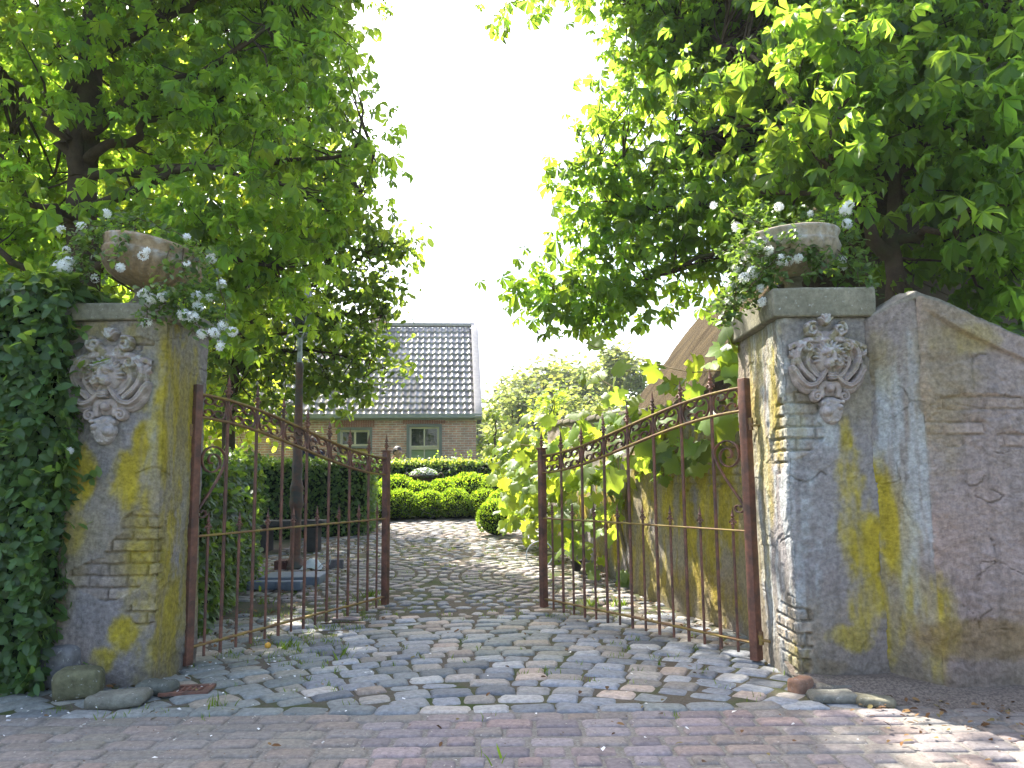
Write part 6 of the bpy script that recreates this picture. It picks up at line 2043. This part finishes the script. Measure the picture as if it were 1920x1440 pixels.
    for s in (-1, 1):
        mb = MB(); c = V('hm') + np.array([s * .036, -.088, -.004]) * k
        lathe(mb, [(.0005, -.009), (.008, -.005), (.010, 0), (.008, .005), (.0005, .009)], 8, c); mb.build('eye', M['hair'], t)
        mb = MB(); c = V('hm') + np.array([s * .098, .005, -.015]) * k; rbox(mb, c, (.018, .035, .06), .008, .01); mb.build('ear', M['skin'], t)
    mb = MB(); c = V('hb') + np.array([0, -.105, .01]) * k; rbox(mb, c, (.045, .012, .012), .005, .01); mb.build('mouth', M['redcloth'], t)
    return t


ph = at(584, 823, 16.2)
person((ph[0], 16.2, ph[2] - 1.73), .5, 'person in a dark navy shirt with a red panel beside the lamp post', 1.75, .1, 'navy', 'redcloth')
ph = at(726, 838, 17.4)
person((ph[0] + .02, 17.6, ph[2] - 1.66), 1.0, 'person with dark bobbed hair looking down behind the pale tipped hedge', 1.66, 1.0, 'blouse', None, True)

# ------------------------------------------------------------------ litter, petals, weeds
def scatter_flat(name, n, reg, temps, size, cols, mat, label, cat, up=.25, z=.012):
    P = []
    while len(P) < n:
        x, y, w = reg()
        P.append((x, y, float(gz(y)) + z + .006 * rng.random()))
    P = np.array(P)
    yaw = rng.random(n) * 2 * PI
    d = np.stack([np.cos(yaw), np.sin(yaw), .25 * rng.normal(size=n)], -1)
    c = np.array(cols)[rng.integers(0, len(cols), n)] * (1 + .2 * rng.normal(size=(n, 1))).clip(.6, 1.5)
    mb = MB(); scatter(mb, temps, P, rots(d, np.stack([up * rng.normal(size=n), up * rng.normal(size=n), np.ones(n)], -1)), size * (1 + .35 * rng.normal(size=n)).clip(.4, 2), c)
    o = mb.build(name, M[mat]); return tag(o, label, cat, kind='stuff')


def reg_litter():
    q = rng.random()
    if q < .42:
        return -1.9 - abs(rng.normal(0, .6)), rng.uniform(4.3, 12), 1
    if q < .62:
        y = rng.uniform(5.4, 12); return float(WL(y)) - abs(rng.normal(0, .22)) - .02, y, 1
    if q < .8:
        return rng.uniform(1.6, 3.2), rng.uniform(3.45, 4.25), 1
    return rng.uniform(-3, 2.5), rng.uniform(3.1, 9), 1


scatter_flat('leaf_litter', 1300, reg_litter, SIMPLE, .028, [(.12, .065, .03), (.17, .085, .035), (.08, .045, .025), (.22, .13, .055), (.19, .15, .06)], 'litter', 'dry brown fallen leaves scattered over the paving', 'fallen leaves')


def reg_pet():
    return (-2.0 - rng.normal(0, .45), rng.uniform(3.6, 5.4), 1) if rng.random() < .6 else (rng.uniform(-2.5, 2.6), rng.uniform(3.2, 5.5), 1)


scatter_flat('fallen_petals', 170, reg_pet, BLADE, .016, [(1, 1, 1)], 'petal', 'tiny fallen white petals on the paving', 'petals')


def reg_grit():
    return rng.uniform(-3, 3), rng.uniform(2.6, 4.0), 1


scatter_flat('road_grit', 2200, reg_grit, BLADE, .008, [(.32, .29, .25), (.16, .12, .09), (.40, .37, .33)], 'litter', 'fine grit and crumbs lying on the brick road', 'grit', z=.001)
# grass and moss tufts between the stones
n0 = []
for _ in range(420):
    q = rng.random()
    if q < .5: x, y = rng.uniform(-2.6, 1.2), rng.uniform(6.4, 11.5)
    elif q < .8: x, y = -1.2 - abs(rng.normal(0, .5)), rng.uniform(5.0, 7.5)
    else: x, y = rng.uniform(-2.4, 2.0), rng.uniform(3.9, 6)
    n0.append((x, y))
P = []; D = []; S_ = []
for x, y in n0:
    k = rng.integers(6, 16); sp = .012 + .03 * rng.random()
    for _ in range(k):
        P.append((x + rng.normal(0, sp), y + rng.normal(0, sp), float(gz(y)) - .008)); a = rng.random() * 2 * PI; D.append((.5 * math.cos(a), .5 * math.sin(a), 1.)); S_.append(rng.uniform(.015, .045))
for px, py, k in ((693, 1118, 70), (1160, 1135, 40), (930, 1425, 5), (410, 1325, 20), (1530, 1275, 30), (1600, 1255, 40), (640, 1230, 14), (540, 1215, 40), (1105, 1132, 30), (500, 1130, 20)):
    g_ = G(px, py)
    for _ in range(k):
        P.append((g_[0] + rng.normal(0, .05), g_[1] + rng.normal(0, .04), g_[2] - .01)); a = rng.random() * 2 * PI; D.append((.6 * math.cos(a), .6 * math.sin(a), 1.)); S_.append(rng.uniform(.04, .10))
GB = split_tri([(np.array([[0, -.06, 0], [0, .06, 0], [.5, .05, .04], [.5, -.05, .04], [1, 0, -.08]]), np.array([[0, 1, 2, 3], [3, 2, 4, 4]]))])
P = np.array(P); D = np.array(D); n = len(P)
mb = MB(); scatter(mb, GB, P, rots(D, rnd_unit(n)), np.array(S_), leaf_cols(n, .25, .25))
tag(mb.build('grass_tufts', M['grass']), 'short grass and moss tufts growing in the paving joints', 'grass', kind='stuff')

# ------------------------------------------------------------------ light, sky, camera
SUN_H = np.array([-.56, .83]); SUN_H /= np.linalg.norm(SUN_H)
EL = math.radians(52)
sd = np.array([SUN_H[0] * math.cos(EL), SUN_H[1] * math.cos(EL), math.sin(EL)])
sun = bpy.data.lights.new('sun', 'SUN'); sun.energy = 4.3; sun.angle = math.radians(.5); sun.color = (1., .95, .86)
so = bpy.data.objects.new('sun', sun); COL.objects.link(so)
so.rotation_euler = Vector(-sd).to_track_quat('-Z', 'Y').to_euler(); so.location = (-5, 9, 14)
w = bpy.data.worlds.new('World'); SC.world = w; w.use_nodes = True
nt = w.node_tree
for n_ in list(nt.nodes): nt.nodes.remove(n_)
sky = nt.nodes.new('ShaderNodeTexSky'); sky.sky_type = 'NISHITA'; sky.sun_disc = False
sky.sun_elevation = EL; sky.sun_rotation = math.atan2(SUN_H[0], SUN_H[1]); sky.dust_density = 4.0; sky.air_density = 1.0; sky.ozone_density = 1.0
bg = nt.nodes.new('ShaderNodeBackground'); bg.inputs[1].default_value = .15
ow = nt.nodes.new('ShaderNodeOutputWorld')
nt.links.new(sky.outputs[0], bg.inputs[0]); nt.links.new(bg.outputs[0], ow.inputs[0])

mh, nth, oh = new_mat('haze')
pv = nth.nodes.new('ShaderNodeVolumePrincipled'); pv.inputs['Density'].default_value = .0007; pv.inputs['Color'].default_value = (.92, .95, 1., 1); pv.inputs['Anisotropy'].default_value = .1
nth.links.new(pv.outputs[0], oh.inputs['Volume'])
mb = MB(); box(mb, (0, 115, 6.5), (404, 296, 15.2)); tag(mb.build('haze', mh, smooth=False), kind='stuff')

cam = bpy.data.cameras.new('camera'); cam.sensor_width = 36; cam.lens = F / 1920 * 36; cam.clip_end = 1500; cam.clip_start = .05
co = bpy.data.objects.new('camera', cam); COL.objects.link(co)
co.matrix_world = Matrix.Translation(CAM) @ Matrix(RC.tolist()).to_4x4()
SC.camera = co
SC.view_settings.view_transform = 'Standard'; SC.view_settings.look = 'None'; SC.view_settings.gamma = 1; SC.view_settings.exposure = 2.1
SC.cycles.max_bounces = 8; SC.cycles.transmission_bounces = 4; SC.cycles.use_denoising = True
